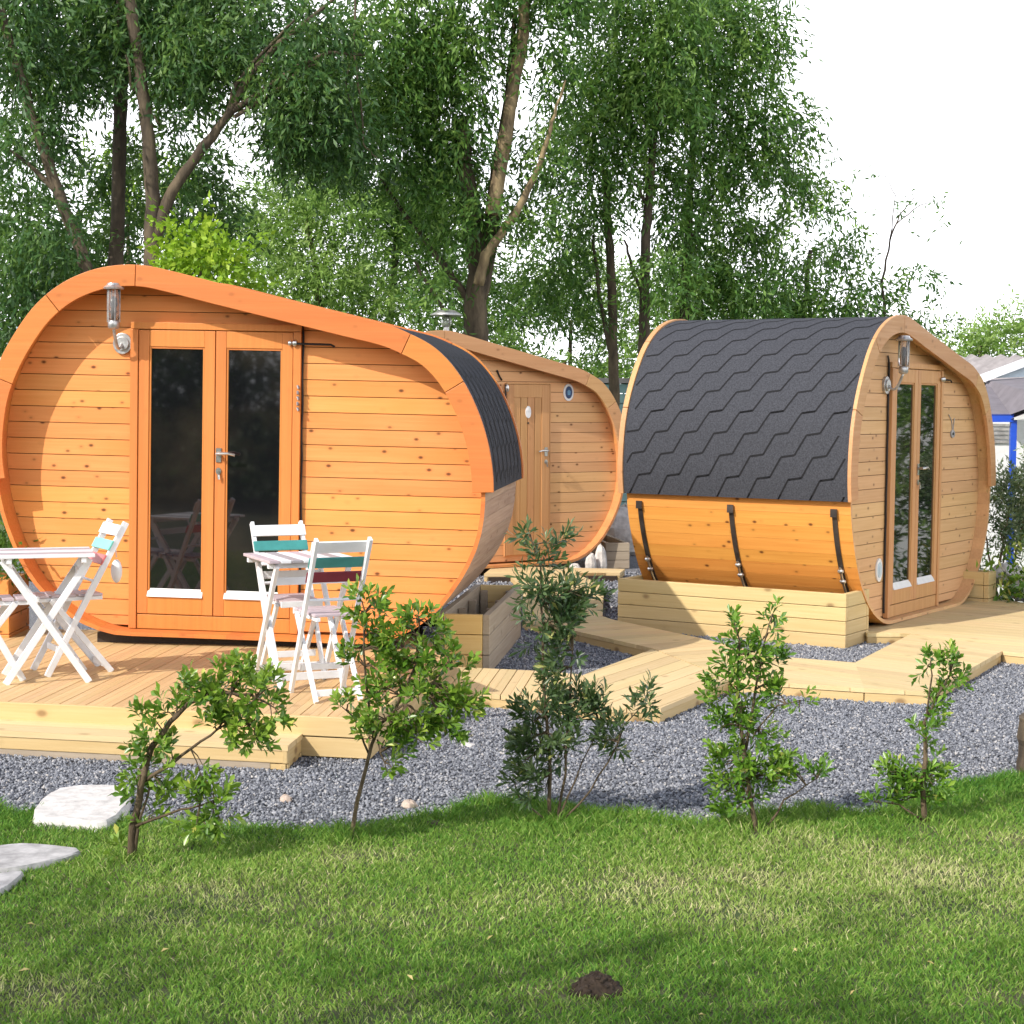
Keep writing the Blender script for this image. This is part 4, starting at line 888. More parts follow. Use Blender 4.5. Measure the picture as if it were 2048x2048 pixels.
tree('row of sunlit light green trees far behind, low between the trunks and the cabins', 32.0, [([(900, 700), (905, 600)], 0.05, 0.03, True), ([(1140, 760), (1142, 640)], 0.05, 0.03, True)],
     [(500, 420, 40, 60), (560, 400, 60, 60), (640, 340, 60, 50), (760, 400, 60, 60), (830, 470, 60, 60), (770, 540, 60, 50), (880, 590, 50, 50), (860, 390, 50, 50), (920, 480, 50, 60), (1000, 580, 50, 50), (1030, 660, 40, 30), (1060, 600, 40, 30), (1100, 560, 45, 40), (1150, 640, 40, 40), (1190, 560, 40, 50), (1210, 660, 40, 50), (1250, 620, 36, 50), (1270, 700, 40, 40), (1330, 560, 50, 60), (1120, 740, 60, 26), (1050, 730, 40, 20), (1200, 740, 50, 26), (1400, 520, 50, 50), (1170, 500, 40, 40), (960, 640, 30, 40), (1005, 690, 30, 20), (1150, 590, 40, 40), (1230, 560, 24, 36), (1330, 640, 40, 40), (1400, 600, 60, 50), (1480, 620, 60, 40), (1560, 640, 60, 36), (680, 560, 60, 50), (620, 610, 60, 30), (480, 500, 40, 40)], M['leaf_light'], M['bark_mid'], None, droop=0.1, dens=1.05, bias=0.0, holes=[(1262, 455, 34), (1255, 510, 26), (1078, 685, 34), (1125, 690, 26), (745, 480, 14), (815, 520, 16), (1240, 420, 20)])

# trees behind and left of the viewpoint: they dapple the lawn and darken the glass reflections
tree('leafy tree standing left of the viewpoint whose shade dapples the lawn', 1.4, [], [(-5.6, 1.2, 5.0, 0.75, 0.45), (-4.6, 0.7, 5.2, 0.7, 0.45), (-3.7, 0.8, 5.0, 0.5, 0.35), (-6.2, 1.7, 5.4, 0.6, 0.4), (-2.9, 1.5, 5.1, 0.45, 0.3)], M['leaf_mid'], M['bark_mid'], None, world=True, dens=0.36, droop=0.3)
tree('thick hedge of trees behind the viewpoint, mirrored in the door glass', -6.0, [], [(x + random.uniform(-.4, .4), -7.5 + random.uniform(-1, 1), z, 1.4, 1.2) for x in range(-17, 5, 2) for z in (0.7, 2.4, 4.2)], M['leaf_mid'], M['bark_mid'], None, world=True, dens=0.55, droop=0.3, ls=1.6, K=10, name='hedge')

host = [q for q in bpy.data.objects if q.get('label', '').startswith('leafy tree standing left')][0]
m = MB(); m.tube([(-5.0, 0.9, -0.03), (-4.95, 1.0, 1.6), (-4.8, 1.2, 3.4), (-4.6, 1.2, 4.6), (-4.4, 1.2, 5.6)], [0.14, 0.11, 0.09, 0.06, 0.03], 10)
for q in ((-5.5, 1.5, 5.0), (-3.5, 1.0, 5.0), (-6.0, 2.0, 5.3), (-2.9, 1.2, 5.0)): m.tube([(-4.85, 1.15, 3.2), (-4.8 + (q[0] + 4.8) * 0.5, 1.2 + (q[1] - 1.2) * 0.5, 4.3), q], [0.05, 0.035, 0.012], 7)
m.build('trunk', M['bark_mid'], host, smooth=True)
# wisps belong to the sloping tree
for o in list(bpy.data.objects):
    if o.name == 'tmp':
        host = [q for q in bpy.data.objects if q.get('label', '').startswith('lower rounded tree')][0]
        for ch in list(o.children): ch.parent = host; ch.name = 'twig_leaves'
        bpy.data.objects.remove(o)

# ------------------------------------------------------------------ young shrubs on the lawn edge
def shrub(label, Y, stems, clumps, mat, Ls=0.045, Wr=0.40, per=1.0, narrow=False, dark=0.0, yel=0.03):
    root = empty('young_shrub', (0, 0, 0)); tag(root, label, 'shrub', 'young evergreen shrubs planted along the lawn edge')
    m = MB(); skel = []
    for st, r0, r1 in stems:
        q = [at(x, y, Y) for x, y in st]; q[0].z = min(q[0].z, 0.0) if st is stems[0][0] else q[0].z
        P = []
        for i in range(len(q) - 1):
            for k in range(3): P.append(q[i].lerp(q[i + 1], k / 3) + Vector((random.uniform(-1, 1) * 0.004, random.uniform(-1, 1) * 0.02, 0)))
        P.append(q[-1]); n = len(P); m.tube(P, [r0 + (r1 - r0) * i / (n - 1) for i in range(n)], 7); skel += P
    Bs, Ds, Us = [], [], []
    tn = []
    for cx, cy, rx, ry in clumps:
        c = at(cx, cy, Y); sx, sz = rx * Y / F, ry * Y / F
        nearest = min(skel, key=lambda p: (p - c).length)
        n = max(3, int(per * rx * ry / 55)); shade = rng.normal() * 0.06
        for k in range(n):
            u = Vector(rng.normal(size=3)).normalized() * (random.random() ** 0.5)
            p = c + Vector((u.x * sx, u.y * (sx + sz) * 0.55, u.z * sz))
            if k % 3 == 0: m.tube([nearest, nearest.lerp(p, 0.55) + Vector((0, 0, 0.01)), p], [0.004, 0.003, 0.002], 4, False)
            ax = (p - nearest) * 1.0; ax = (ax.normalized() if ax.length > 0.01 else Vector((0, 0, 1))) + Vector((0, 0, 0.75)) + Vector(rng.normal(size=3)) * 0.35; ax.normalize()
            t1 = ax.orthogonal().normalized(); t2 = ax.cross(t1)
            nl = 9 if not narrow else 12; st = (0.05 if not narrow else 0.075) * (0.8 + 0.5 * random.random())
            for j in range(nl):
                a = j * 2.4 + random.random() * 0.5; f = j / nl; op = 1.15 - 0.75 * f
                b = p + ax * st * f; d = ax * math.cos(op) + (t1 * math.cos(a) + t2 * math.sin(a)) * math.sin(op)
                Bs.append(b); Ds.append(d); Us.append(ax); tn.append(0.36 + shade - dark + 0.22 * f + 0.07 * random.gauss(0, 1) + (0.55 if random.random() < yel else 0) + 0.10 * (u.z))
    B = np.array([tuple(v) for v in Bs]); D = np.array([tuple(v) for v in Ds]); U = np.array([tuple(v) for v in Us]); N = len(B)
    m.build('stem', M['twig'], root, smooth=True)
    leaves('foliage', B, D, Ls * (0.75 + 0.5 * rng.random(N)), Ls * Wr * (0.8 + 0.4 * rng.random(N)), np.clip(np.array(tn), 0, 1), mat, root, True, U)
    return root
shrub('leaning shrub at the left whose crown bends over to the right', 6.95, [([(258, 1738), (268, 1650), (283, 1570), (300, 1500), (340, 1445), (380, 1405), (440, 1385), (500, 1390), (540, 1410)], 0.017, 0.004), ([(290, 1560), (344, 1526), (402, 1484), (450, 1450), (510, 1440)], 0.008, 0.003), ([(275, 1650), (340, 1625), (400, 1610), (430, 1600)], 0.006, 0.003), ([(262, 1735), (280, 1640), (300, 1570)], 0.008, 0.004)],
      [(300, 1480, 26, 34), (285, 1430, 14, 22), (340, 1420, 36, 24), (380, 1375, 24, 22), (420, 1390, 34, 32), (470, 1350, 40, 28), (455, 1400, 42, 34), (520, 1390, 40, 38), (548, 1430, 22, 28), (470, 1460, 46, 32), (505, 1480, 30, 24), (430, 1440, 34, 24), (335, 1500, 22, 22), (322, 1560, 18, 34), (283, 1550, 22, 44), (262, 1592, 18, 20), (300, 1630, 18, 26), (405, 1548, 26, 18), (390, 1590, 30, 28), (430, 1600, 30, 28), (400, 1645, 34, 22), (440, 1640, 22, 20), (248, 1700, 14, 16)], M['leaf_shrub'], 0.047, 0.44, 0.66)
shrub('bushy shrub with a thin bare stem standing right of the white chairs', 7.3, [([(698, 1692), (715, 1600), (737, 1509), (760, 1450), (790, 1420), (850, 1380), (900, 1330)], 0.010, 0.003), ([(737, 1509), (710, 1440), (682, 1412)], 0.005, 0.002), ([(750, 1480), (735, 1400), (728, 1300), (730, 1225)], 0.007, 0.003), ([(790, 1420), (830, 1330), (840, 1240)], 0.006, 0.003), ([(755, 1480), (775, 1550)], 0.004, 0.002)],
      [(690, 1420, 22, 18), (720, 1205, 26, 26), (755, 1220, 20, 28), (730, 1270, 28, 26), (710, 1320, 22, 22), (760, 1295, 28, 24), (835, 1240, 34, 24), (862, 1258, 20, 24), (800, 1272, 30, 22), (770, 1335, 34, 26), (820, 1320, 44, 28), (880, 1318, 36, 28), (918, 1330, 20, 18), (770, 1380, 44, 28), (840, 1380, 52, 30), (900, 1400, 40, 34), (935, 1410, 24, 26), (760, 1430, 38, 28), (830, 1440, 52, 34), (890, 1450, 34, 28), (740, 1475, 18, 22), (780, 1490, 34, 32), (830, 1480, 30, 20), (775, 1532, 16, 22)], M['leaf_shrub'], 0.048, 0.40, 0.72)
shrub('tall narrow dark leaved shrub with several stems in the centre', 7.6, [([(1100, 1656), (1098, 1500), (1090, 1400), (1085, 1250), (1080, 1130), (1060, 1068)], 0.009, 0.003), ([(1112, 1655), (1130, 1550), (1140, 1400), (1145, 1300)], 0.007, 0.003), ([(1116, 1655), (1180, 1580), (1230, 1500), (1250, 1450), (1290, 1400)], 0.005, 0.002), ([(1104, 1650), (1040, 1600), (1025, 1555)], 0.005, 0.002), ([(1108, 1655), (1150, 1560), (1200, 1450)], 0.005, 0.002)],
      [(1085, 1120, 18, 30), (1058, 1075, 9, 14), (1108, 1085, 10, 16), (1075, 1180, 24, 32), (1115, 1200, 36, 40), (1095, 1250, 38, 34), (1140, 1250, 22, 26), (1162, 1190, 18, 28), (1130, 1300, 30, 34), (1120, 1345, 26, 26), (1105, 1400, 30, 34), (1150, 1430, 30, 34), (1190, 1420, 26, 28), (1070, 1440, 30, 28), (1060, 1500, 30, 30), (1090, 1480, 34, 34), (1130, 1510, 28, 30), (1070, 1570, 30, 34), (1222, 1480, 28, 34), (1292, 1400, 18, 20), (1270, 1432, 14, 16)], M['leaf_shrub_dark'], 0.056, 0.25, 0.95, True, 0.0, 0.03)
shrub('upright vivid green shrub right of centre with an open top', 7.5, [([(1516, 1684), (1495, 1560), (1480, 1450), (1475, 1350), (1480, 1285)], 0.012, 0.003), ([(1490, 1500), (1510, 1380), (1525, 1300), (1545, 1228)], 0.007, 0.002), ([(1520, 1670), (1570, 1600), (1635, 1556)], 0.006, 0.002), ([(1500, 1480), (1555, 1410), (1600, 1400)], 0.004, 0.002)],
      [(1546, 1238, 13, 20), (1530, 1280, 20, 20), (1467, 1252, 13, 16), (1475, 1290, 24, 20), (1500, 1312, 32, 22), (1470, 1330, 24, 20), (1557, 1320, 15, 20), (1445, 1360, 18, 18), (1480, 1370, 24, 20), (1527, 1375, 22, 20), (1436, 1400, 18, 18), (1480, 1420, 28, 28), (1562, 1402, 22, 24), (1602, 1410, 11, 14), (1445, 1450, 20, 24), (1490, 1460, 32, 26), (1530, 1480, 22, 24), (1440, 1522, 18, 26), (1480, 1530, 38, 34), (1540, 1540, 36, 34), (1450, 1572, 24, 26), (1582, 1550, 20, 20), (1632, 1550, 24, 17), (1500, 1590, 36, 28), (1460, 1622, 20, 24)], M['leaf_shrub_green'], 0.043, 0.38, 1.1)
shrub('small shrub at the right with a bare waist and a low tuft of leaves', 7.65, [([(1848, 1664), (1845, 1560), (1850, 1500), (1848, 1450), (1870, 1400), (1900, 1348)], 0.014, 0.003), ([(1850, 1470), (1862, 1350), (1862, 1316)], 0.005, 0.002), ([(1846, 1640), (1800, 1610), (1752, 1605)], 0.005, 0.002)],
      [(1862, 1324, 15, 20), (1902, 1330, 22, 20), (1912, 1362, 22, 20), (1892, 1382, 20, 15), (1872, 1402, 22, 15), (1866, 1432, 17, 15), (1842, 1460, 24, 15), (1855, 1490, 15, 12), (1860, 1530, 24, 20), (1790, 1550, 24, 22), (1830, 1560, 34, 24), (1870, 1570, 28, 24), (1815, 1592, 32, 20), (1750, 1608, 17, 14), (1790, 1600, 20, 15), (1862, 1602, 20, 15)], M['leaf_shrub_green'], 0.043, 0.38, 1.1)

# bushes beside the right cabin and in the left planter
tree('silvery green bush with pale stems between the right cabin and the white house', 16.3, [([(1990, 1180), (2005, 1090), (2020, 1000)], 0.02, 0.008, True), ([(1990, 1180), (1975, 1100), (1970, 1040)], 0.014, 0.006, True), ([(2010, 1190), (2040, 1080), (2060, 990)], 0.016, 0.007, True), ([(1985, 1190), (2010, 1110), (2000, 1050)], 0.012, 0.005, True)],
     [(2010, 985, 40, 40), (2045, 960, 40, 40), (2040, 1040, 40, 40), (2000, 1050, 24, 40), (2090, 1000, 50, 60), (2070, 1090, 50, 40), (2010, 1110, 20, 20), (2000, 1000, 26, 30), (2150, 980, 60, 80)], M['leaf_silver'], M['bark_pale'], None, name='bush', droop=-0.4, dens=4.5, ls=0.5, ydep=1.2)
tree('tall green hedge tree standing right of the white boulders, mostly outside the picture', 17.6, [([(2330, 1180), (2330, 1000), (2340, 850)], 0.05, 0.02, True)],
     [(2330, 1080, 110, 100), (2420, 980, 120, 120), (2350, 850, 110, 110), (2480, 800, 120, 120), (2560, 1000, 120, 140), (2420, 680, 110, 90), (2300, 960, 70, 80)], M['leaf_mid'], M['bark_mid'], None, name='bush', droop=0.0, dens=1.0, ls=1.0, bias=0.05)
tree('low dark green bush with white boulders at the right edge', 15.4, [([(2030, 1215), (2030, 1190)], 0.01, 0.005, True)],
     [(2010, 1185, 26, 20), (2045, 1170, 24, 20), (2040, 1205, 40, 16), (2090, 1180, 40, 30), (2000, 1150, 14, 18)], M['leaf_shrub_green'], M['bark_mid'], None, name='bush', droop=-0.2, dens=3.5, ls=0.6, wl=0.35)
tree('dark green plants growing in the left edge planter', 12.0, [([(20, 1160), (20, 1130)], 0.01, 0.005)],
     [(10, 1130, 30, 26), (45, 1135, 24, 20), (-40, 1110, 40, 40)], M['leaf_mid'], M['bark_mid'], None, name='bush', droop=-0.2, dens=6.0, ls=0.6)

# ------------------------------------------------------------------ stones, log, molehill
def rock(label, pts, h, mat, cat='stone', name='stepping_stone', group=None, z=0.0):
    c = Vector((sum(p[0] for p in pts) / len(pts), sum(p[1] for p in pts) / len(pts), 0))
    m = MB(); q = resample(catmull([(p[0] - c.x, p[1] - c.y) for p in pts], 4, True), 0.05, True); n = len(q)
    vs = []
    for sc_, zz in ((1.0, 0.0), (1.01, h * 0.5), (0.985, h * 0.85), (0.955, h)):
        vs += [(x * sc_ * (1 + random.uniform(-.02, .02)), y * sc_ * (1 + random.uniform(-.02, .02)), zz + random.uniform(-.05, .05) * h * (0 < zz < h)) for x, y in q]
    fs = []
    for r_ in range(3): fs += [(r_ * n + i, r_ * n + (i + 1) % n, (r_ + 1) * n + (i + 1) % n, (r_ + 1) * n + i) for i in range(n)]
    fs += [tuple(range(3 * n, 4 * n))]
    m.add(vs, fs); o = m.build(name, mat, None); o.location = (c.x, c.y, z); tag(o, label, cat, group); return o
SG = 'pale stepping stones set in the grass at the left'
U = lambda *a: [un(x, y, 0.03) for x, y in a]
STONES = [U((66, 1640), (118, 1588), (240, 1583), (262, 1608), (216, 1655), (140, 1652)), U((-60, 1712), (33, 1690), (155, 1700), (142, 1714), (40, 1738), (-40, 1742)), U((-60, 1765), (43, 1744), (26, 1768), (-20, 1792), (-70, 1790))]
rock('largest white stepping stone at the gravel edge beside the leaning shrub', STONES[0], 0.06, M['white_stone'], group=SG)
rock('flat pale stepping stone in the grass, middle one of the three', STONES[1], 0.04, M['pale_stone'], group=SG)
rock('small pale stepping stone cut by the left picture edge, nearest of the three', STONES[2], 0.04, M['pale_stone'], group=SG)
def pebble(label, sx, sy, r, mat, hs=0.6):
    x, y = un(sx, sy, 0.0); m = MB(); m.ball((0, 0, 0), (r, r * 0.75, r * hs), 9, 6, 0.14); o = m.build('rock', mat); o.location = (x, y, r * hs * 0.55); o.rotation_euler = (0, 0, random.random() * 6); tag(o, label, 'rock')
pebble('pale pinkish rock lying in the gravel right of the leaning shrub', 572, 1606, 0.035, M['beige_stone'], 0.7)
pebble('brownish rock in the gravel right of the thin stemmed shrub', 818, 1618, 0.045, M['beige_stone'])
pebble('flat whitish rock in the gravel under the bushy shrub', 936, 1494, 0.05, M['white_stone'], 0.3)
pebble('dark brown rock at the edge of the lawn in front of the bushy shrub', 868, 1655, 0.05, M['bark_mid'], 0.4)
pebble('tiny white rock at the lawn edge between the two right shrubs', 1418, 1638, 0.022, M['white_stone'])
for lab, x, y, r, hs in (('pointed white rock leaning under the middle cabin, left of the pair', 0.80, 18.22, 0.075, 1.7), ('taller white rock beside the small grey planter', 0.91, 18.32, 0.085, 2.0), ('low white rock under the right end of the middle cabin', 0.64, 18.16, 0.09, 0.8), ('big white boulder behind the small grey planter', 1.30, 20.6, 0.34, 0.95)):
    m = MB(); m.ball((0, 0, 0), (r * 0.8, r * 0.7, r * hs), 9, 7, 0.12); o = m.build('rock', M['white_stone']); o.location = (x, y, r * hs * 0.75); tag(o, lab, 'rock', None)
for lab, sx, sy, Y, r in (('bluish white boulder above the low bush at the right edge', 2015, 1148, 15.9, 0.13), ('second bluish white boulder cut by the right picture edge', 2052, 1178, 15.7, 0.14)):
    p = at(sx, sy, Y); m = MB(); m.ball((0, 0, 0), (r * 1.2, r, r * 0.8), 10, 7, 0.12); o = m.build('boulder', M['white_stone']); o.location = p; tag(o, lab, 'boulder')
# upright log at the right edge
m = MB(); P0 = Vector((2.615, 8.70, -0.02)); prof = []
pts = [P0 + Vector((random.uniform(-.006, .006), 0, k * 0.04)) for k in range(9)]; m.tube(pts, [0.135 + random.uniform(-.008, .008) for _ in range(9)], 18)
lg = m.build('log_stump', M['bark_mid'], None); tag(lg, 'upright bark covered log at the right edge of the gravel', 'log')
# molehill
m = MB(); cx, cy = un(1194, 1985, 0.012); nr, na = 9, 26; vs = []; fs = []
for i in range(nr + 1):
    r = 0.085 * i / nr
    for k in range(na):
        a = 2 * math.pi * k / na; z = 0.062 * max(0, 1 - (i / nr) ** 1.7) + random.uniform(-.006, .006); vs.append((r * math.cos(a) * (1 + random.uniform(-.08, .08)) + random.uniform(-.003, .003), r * 0.8 * math.sin(a), z))
for i in range(nr):
    for k in range(na): fs.append((i * na + k, (i + 1) * na + k, (i + 1) * na + (k + 1) % na, i * na + (k + 1) % na))
m.add(vs, fs)
for _ in range(70):
    a = random.random() * 6.28; r = 0.09 * random.random() ** 0.6; s = random.uniform(0.004, 0.011); z = 0.062 * max(0, 1 - (r / 0.085) ** 1.7)
    m.ball((r * math.cos(a), r * 0.8 * math.sin(a), z), (s, s, s * 0.8), 5, 4, 0.2)
mh = m.build('molehill', M['soil']); mh.location = (cx, cy, 0.012); tag(mh, 'small dark mound of fresh soil on the lawn in the foreground', 'molehill')

# dry leaves on the lawn
leafm = plain('dry_leaf', (0.62, 0.50, 0.20), 0.7, var=0.25)
for k, (sx, sy) in enumerate(((62, 1853), (50, 1945), (1405, 2035), (1590, 1905), (560, 1700), (980, 1880), (1705, 1990), (330, 1905), (1180, 1745), (1860, 1930), (820, 1960), (1480, 1735))):
    x, y = un(sx, sy, 0.03); a = random.random() * 6.28; L = random.uniform(0.010, 0.018); m = MB()
    m.add([(-L, 0, 0), (0, L * 0.38, 0.006), (L, 0, 0.004), (0, -L * 0.38, 0.008)], [(0, 1, 2), (0, 2, 3)])
    o = m.build('fallen_leaf', leafm); o.location = (x, y, 0.036); o.rotation_euler = (random.uniform(-.3, .3), random.uniform(-.3, .3), a); tag(o, 'single dry yellow leaf fallen on the lawn', 'leaf', 'dry leaves scattered on the lawn')

# ------------------------------------------------------------------ buildings beyond
h = empty('house', (0, 0, 0)); tag(h, 'white house with blue porch frame and grey tiled roof beyond the right cabin', 'house')
Yw = 21.0; xl = at(1975, 800, Yw).x
m = MB(); m.box((xl + 4.0, Yw + 2.5, 0.55), (8.0, 5.0, 2.75)); m.build('wall', M['white_wall'], h)
# tiled roof slope with scalloped courses
rz_, ez = at(1905, 712, 23.6), at(1950, 768, 20.7)
m = MB(); n = 46; x0, x1 = xl - 0.35, xl + 8.4; vs = []
for k in range(n * 4 + 1):
    x = x0 + (x1 - x0) * k / (n * 4); b = 0.03 * math.sin(2 * math.pi * k / 4)
    vs += [(x, 20.75, ez.z + b), (x, 23.6, rz_.z + b), (x, 26.4, ez.z + b)]
fs = []
for k in range(n * 4): fs += [(3 * k, 3 * k + 3, 3 * k + 4, 3 * k + 1), (3 * k + 1, 3 * k + 4, 3 * k + 5, 3 * k + 2)]
m.add(vs, fs); m.build('tiled_roof', M['tile'], h)
# porch: hipped awning, pale barge panel, blue beam and posts
pa, pb, pc, pd_ = at(1972, 760, 20.6), at(2120, 752, 20.6), at(2018, 829, 18.6), at(1972, 829, 19.6)
m = MB(); e1 = at(1974, 829, 18.9); e2 = at(2021, 829, 18.9); e3 = at(2110, 796, 18.0); e4 = at(2130, 750, 20.6)
m.add([pa, e1, e2, e3, e4], [(0, 1, 2), (0, 2, 3, 4)]); m.add([p + Vector((0, 0.02, -0.05)) for p in (pa, e1, e2, e3, e4)], [(2, 1, 0), (4, 3, 2, 0)]); m.build('porch_roof', M['slate'], h)
m = MB(); q0, q1 = at(1962, 757, 20.45), at(2110, 700, 20.45)
m.add([q0, at(2110, 752, 20.45), q1], [(0, 1, 2)]); m.build('gable_panel', M['pale_panel'], h)
m = MB(); m.bar(at(1958, 759, 20.4), at(2110, 702, 20.4), 0.05, 0.09); m.build('barge_board', M['white_paint'], h)
m = MB(); m.bar(at(1950, 836, 18.95), at(2026, 836, 18.95), 0.08, 0.085); m.build('porch_beam', M['blue_paint'], h)
p = at(2027, 840, 18.95); m = MB(); m.box((p.x, p.y, p.z / 2 - 0.45), (0.06, 0.06, p.z + 0.9)); m.build('porch_post', M['blue_paint'], h)
p1 = at(1984, 850, Yw - 0.02); p2 = at(2018, 884, Yw - 0.02)
m = MB()
for k in range(5):
    zz = p1.z + (p2.z - p1.z) * k / 4; m.box(((p1.x + p2.x) / 2, Yw - 0.015, zz), (p2.x - p1.x, 0.02, 0.03))
m.build('window_blind', M['pale_stone'], h)
sh = empty('garden_shed', (0, 0, 0)); tag(sh, 'weathered turquoise shed glimpsed between the middle and right cabins', 'shed')
a_, b_ = at(1205, 775, 26), at(1300, 775, 26)
m = MB()
for k in range(14): m.box(((a_.x + b_.x) / 2, 26 + 0.9, 0.07 + k * 0.142), (b_.x - a_.x, 1.8, 0.132))
m.build('wall', M['turquoise'], sh)
m = MB(); m.box(((a_.x + b_.x) / 2, 26.9, 2.03), (b_.x - a_.x + 0.2, 2.0, 0.07)); m.build('roof', M['tile'], sh)
lp = empty('park_lamp', (0, 0, 0)); tag(lp, 'grey lamp post with a wide shallow disc hood behind the middle cabin', 'lamp post')
p = at(893, 627, 21.5); m = MB(); m.lathe((p.x, p.y, p.z), [(0.0, 0.05), (0.10, 0.035), (0.19, -0.01), (0.185, -0.03), (0.06, -0.02), (0.0, -0.02)]); m.build('lamp_hood', M['galv'], lp, smooth=True)
m = MB(); m.lathe((p.x, p.y, p.z - 0.16), [(0.0, 0.14), (0.05, 0.13), (0.07, 0.05), (0.045, 0.0), (0.0, 0.0)]); m.build('lamp_globe', M['lampglass'], lp, smooth=True)
m = MB(); m.tube([(p.x, p.y, -0.03), (p.x, p.y, p.z - 0.15)], 0.035, 10); m.build('lamp_pole', M['galv'], lp)
mh_ = empty('mobile_home', (0, 0, 0)); tag(mh_, 'white mobile home glimpsed at the left edge behind the orange cabin', 'mobile home')
p = at(-10, 680, 30); m = MB(); m.box((p.x - 1.7, 31.2, (p.z + 0.15) / 2), (4.2, 2.4, p.z + 0.15)); m.build('wall', M['white_wall'], mh_)
m = MB(); m.box((p.x - 1.7, 31.2, p.z + 0.2), (4.5, 2.7, 0.1)); m.build('roof', M['pale_panel'], mh_)

# ------------------------------------------------------------------ gravel stones and grass blades
def stones(n, x0, x1, y0, y1, s0, s1, view=True):
    px, py = rng.uniform(x0, x1, n), rng.uniform(y0, y1, n)
    k = py > np.interp(px, ex, ey) - 0.10 - 0.12 * rng.random(n)
    for P_ in PLATS[:]:
        q = ccw(P_); cxm, cym = sum(p[0] for p in q) / len(q), sum(p[1] for p in q) / len(q)
        k &= ~inside(px, py, [(cxm + (p[0] - cxm) * 0.985, cym + (p[1] - cym) * 0.985) for p in q])
    k &= np.abs(px / np.maximum(py, .1)) < (0.33 if view else 9)
    if not view: k &= np.abs(px / np.maximum(py, .1)) > 0.33
    return px[k], py[k], rng.uniform(s0, s1, k.sum())
px, py, ss = stones(330000, -3.6, 3.9, 7.2, 13.6, 0.0042, 0.0100)
qx, qy, qs = stones(26000, -1.2, 3.6, 13.0, 18.5, 0.010, 0.018)
ox_, oy_, os_ = stones(110000, -5.5, 6.2, 7.4, 14.5, 0.006, 0.013, False)
qx = np.concatenate([qx, ox_]); qy = np.concatenate([qy, oy_]); qs = np.concatenate([qs, os_])
px = np.concatenate([px, qx]); py = np.concatenate([py, qy]); ss = np.concatenate([ss, qs]); n = len(px)
oct_ = np.array([[1, 0, 0], [0, 1, 0], [-1, 0, 0], [0, -1, 0], [0, 0, 0.8], [0, 0, -0.8]])
ang = rng.uniform(0, 6.28, n); ca, sa = np.cos(ang), np.sin(ang); st = rng.uniform(0.6, 1.5, (n, 3)) * ss[:, None]
v = oct_[None] * st[:, None, :] * (1 + 0.25 * rng.normal(size=(n, 6, 1)).clip(-1, 1)); tilt = rng.normal(size=n) * 0.5; ct, s2 = np.cos(tilt), np.sin(tilt)
vx, vy, vz = v[..., 0], v[..., 1], v[..., 2]; vy, vz = vy * ct[:, None] - vz * s2[:, None], vy * s2[:, None] + vz * ct[:, None]
X_ = vx * ca[:, None] - vy * sa[:, None] + px[:, None]; Y_ = vx * sa[:, None] + vy * ca[:, None] + py[:, None]; Z_ = vz + ss[:, None] * 0.35 + 0.002 + rng.random((n, 1)) * 0.006
tri = np.array([[0, 1, 4], [1, 2, 4], [2, 3, 4], [3, 0, 4], [1, 0, 5], [2, 1, 5], [3, 2, 5], [0, 3, 5]])
Fc = (tri[None] + (np.arange(n) * 6)[:, None, None]).reshape(-1, 3)
o = np_mesh('gravel', np.stack([X_, Y_, Z_], 2).reshape(-1, 3), Fc, M['gravel']); tag(o, 'loose blue grey gravel chippings', 'gravel', kind='stuff')

n = 430000
px, py = rng.uniform(-3.0, 3.2, n), rng.uniform(4.3, 9.2, n)
n2 = 170000; px = np.concatenate([px, rng.uniform(-5.5, 5.5, n2)]); py = np.concatenate([py, rng.uniform(3.0, 9.6, n2)]); n += n2
yl = np.interp(px, ex, ey) + 0.20 * (fbm(px, py, 6.0, 5) - 0.5)
k = (py < yl); inview = (np.abs(px) < 0.33 * py + 0.25) & (py > 4.3); k &= np.where(np.arange(n) < n - n2, inview, ~inview)
dry = fbm(px, py, 1.25, 3)
PATCH = [un(x, y, 0.012) + (r,) for x, y, r in ((560, 1810, .28), (760, 1845, .30), (420, 1790, .2), (700, 1715, .16), (1210, 1780, .30), (1320, 1775, .22), (1500, 1755, .22), (2000, 1680, .3), (1950, 1760, .35), (90, 1990, .22), (740, 2030, .25), (1900, 1820, .3), (1650, 1690, .25), (350, 1840, .2), (1130, 1990, .14), (2030, 1995, .16), (1450, 1830, .25))]  # straw wear patches; they also paint bright sun dapples into the grass
pd2 = np.zeros(n)
for cx, cy, r in PATCH: pd2 = np.maximum(pd2, np.exp(-(((px - cx) / (r * 1.3)) ** 2 + ((py - cy) / (r * 0.9)) ** 2)))
thin = rng.random(n) < np.clip(1.05 - 0.55 * pd2 - 0.8 * np.clip(dry - 0.62, 0, 1), 0.25, 1)
for x, y, r in [un(a_, b_, 0) + (c_,) for a_, b_, c_ in ((262, 1742, .10), (1518, 1672, .12), (1848, 1662, .12), (700, 1700, .06))]: k &= rng.random(n) > 0.8 * np.exp(-(((px - x) / r) ** 2 + ((py - y) / (r * 0.8)) ** 2))
for S_ in STONES: k &= ~inside(px, py, S_)
k &= thin; px, py, dry, pd2, yl = px[k], py[k], dry[k], pd2[k], yl[k]; n = len(px)
edge = np.exp(-((yl - py) / 0.22) ** 2)
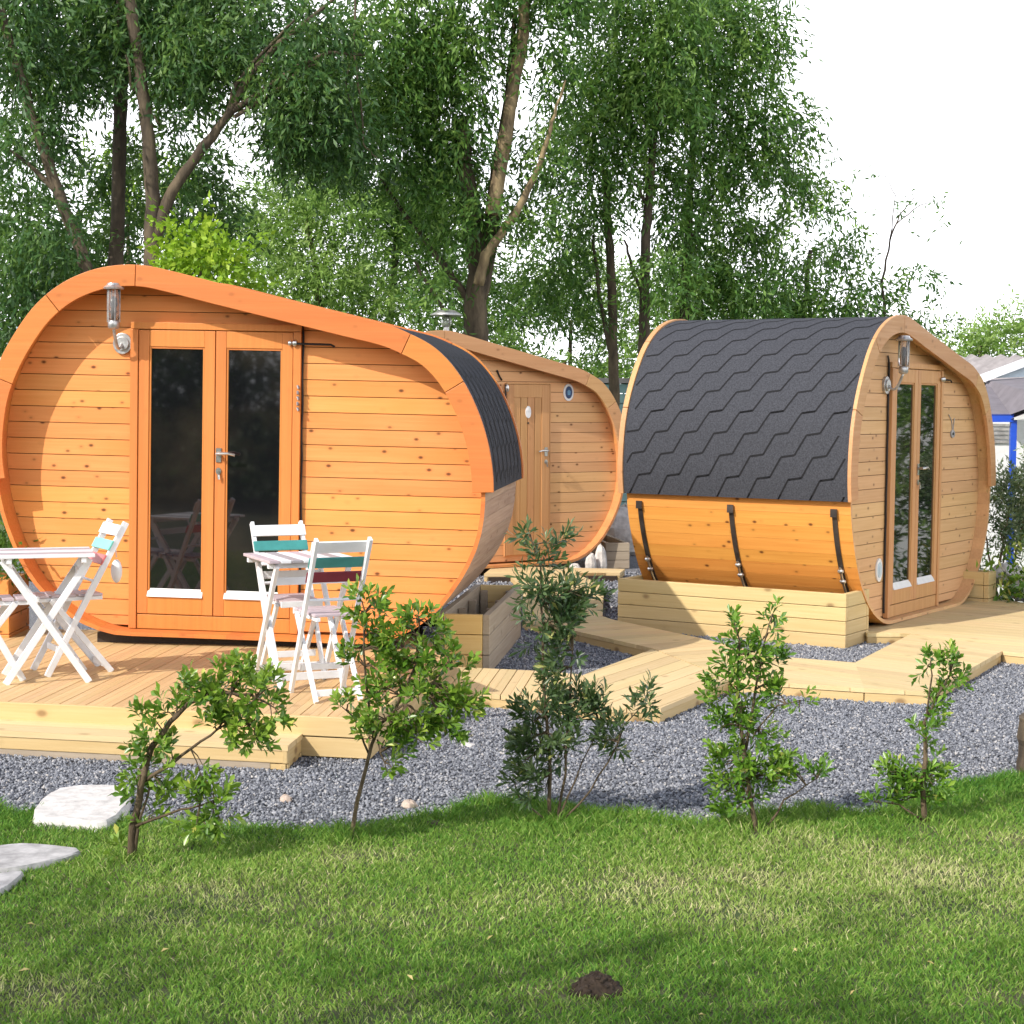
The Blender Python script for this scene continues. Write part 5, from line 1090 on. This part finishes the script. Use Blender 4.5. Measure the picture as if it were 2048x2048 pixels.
tall = 0.019 + 0.014 * rng.random(n) + 0.030 * edge * (0.4 + rng.random(n)) * (0.5 + fbm(px, py, 3.0, 9)) + 0.012 * (fbm(px, py, 2.4, 21) - 0.5)
for x, y, r in [un(a_, b_, 0) + (c_,) for a_, b_, c_ in ((262, 1735, .14), (700, 1690, .10), (1102, 1652, .22), (1518, 1670, .20), (1848, 1655, .20))]:
    tall += 0.055 * np.exp(-(((px - x) ** 2 + (py - y) ** 2) / r ** 2)) * rng.random(n)
az = rng.uniform(0, 6.28, n); lean = 0.25 + 0.75 * rng.random(n)
d = np.stack([np.cos(az) * lean, np.sin(az) * lean, np.ones(n)], 1); d = norm(d)
b = np.stack([px, py, np.full(n, 0.010)], 1)
green = fbm(px, py, 0.9, 33)
tint = 0.41 + 0.62 * (green - 0.5) + 0.24 * pd2 * (0.4 + 1.2 * fbm(px, py, 5.0, 71)) + 0.5 * np.clip(dry - 0.58, 0, 1) - 0.10 * edge + 0.16 * rng.normal(size=n) + (rng.random(n) < 0.05) * 0.35
s = norm(np.cross(d, rng.normal(size=(n, 3)))); wd = (0.0013 + 0.0013 * rng.random(n))[:, None]; L = tall[:, None]
V = np.stack([b - s * wd, b + s * wd, b + d * L * 0.6 + s * wd * 0.8, b + d * L * 0.6 - s * wd * 0.8], 1)
bend = d * L + np.stack([np.cos(az), np.sin(az), -0.4 * np.ones(n)], 1) * L * 0.15
V = np.concatenate([V, (b + bend)[:, None, :]], 1).reshape(-1, 3); i5 = np.arange(n) * 5
F1 = np.stack([i5, i5 + 1, i5 + 2, i5 + 3], 1); F2 = np.stack([i5 + 3, i5 + 2, i5 + 4, i5 + 4], 1)
tri_ = np.concatenate([np.stack([i5, i5 + 1, i5 + 2], 1), np.stack([i5, i5 + 2, i5 + 3], 1), np.stack([i5 + 3, i5 + 2, i5 + 4], 1)])
o = np_mesh('grass', V, tri_, M['grass'], None, np.repeat(np.clip(tint, 0, 1), 5)); tag(o, 'short grass blades of the lawn with dry straw and painted sun patches', 'grass', kind='stuff')
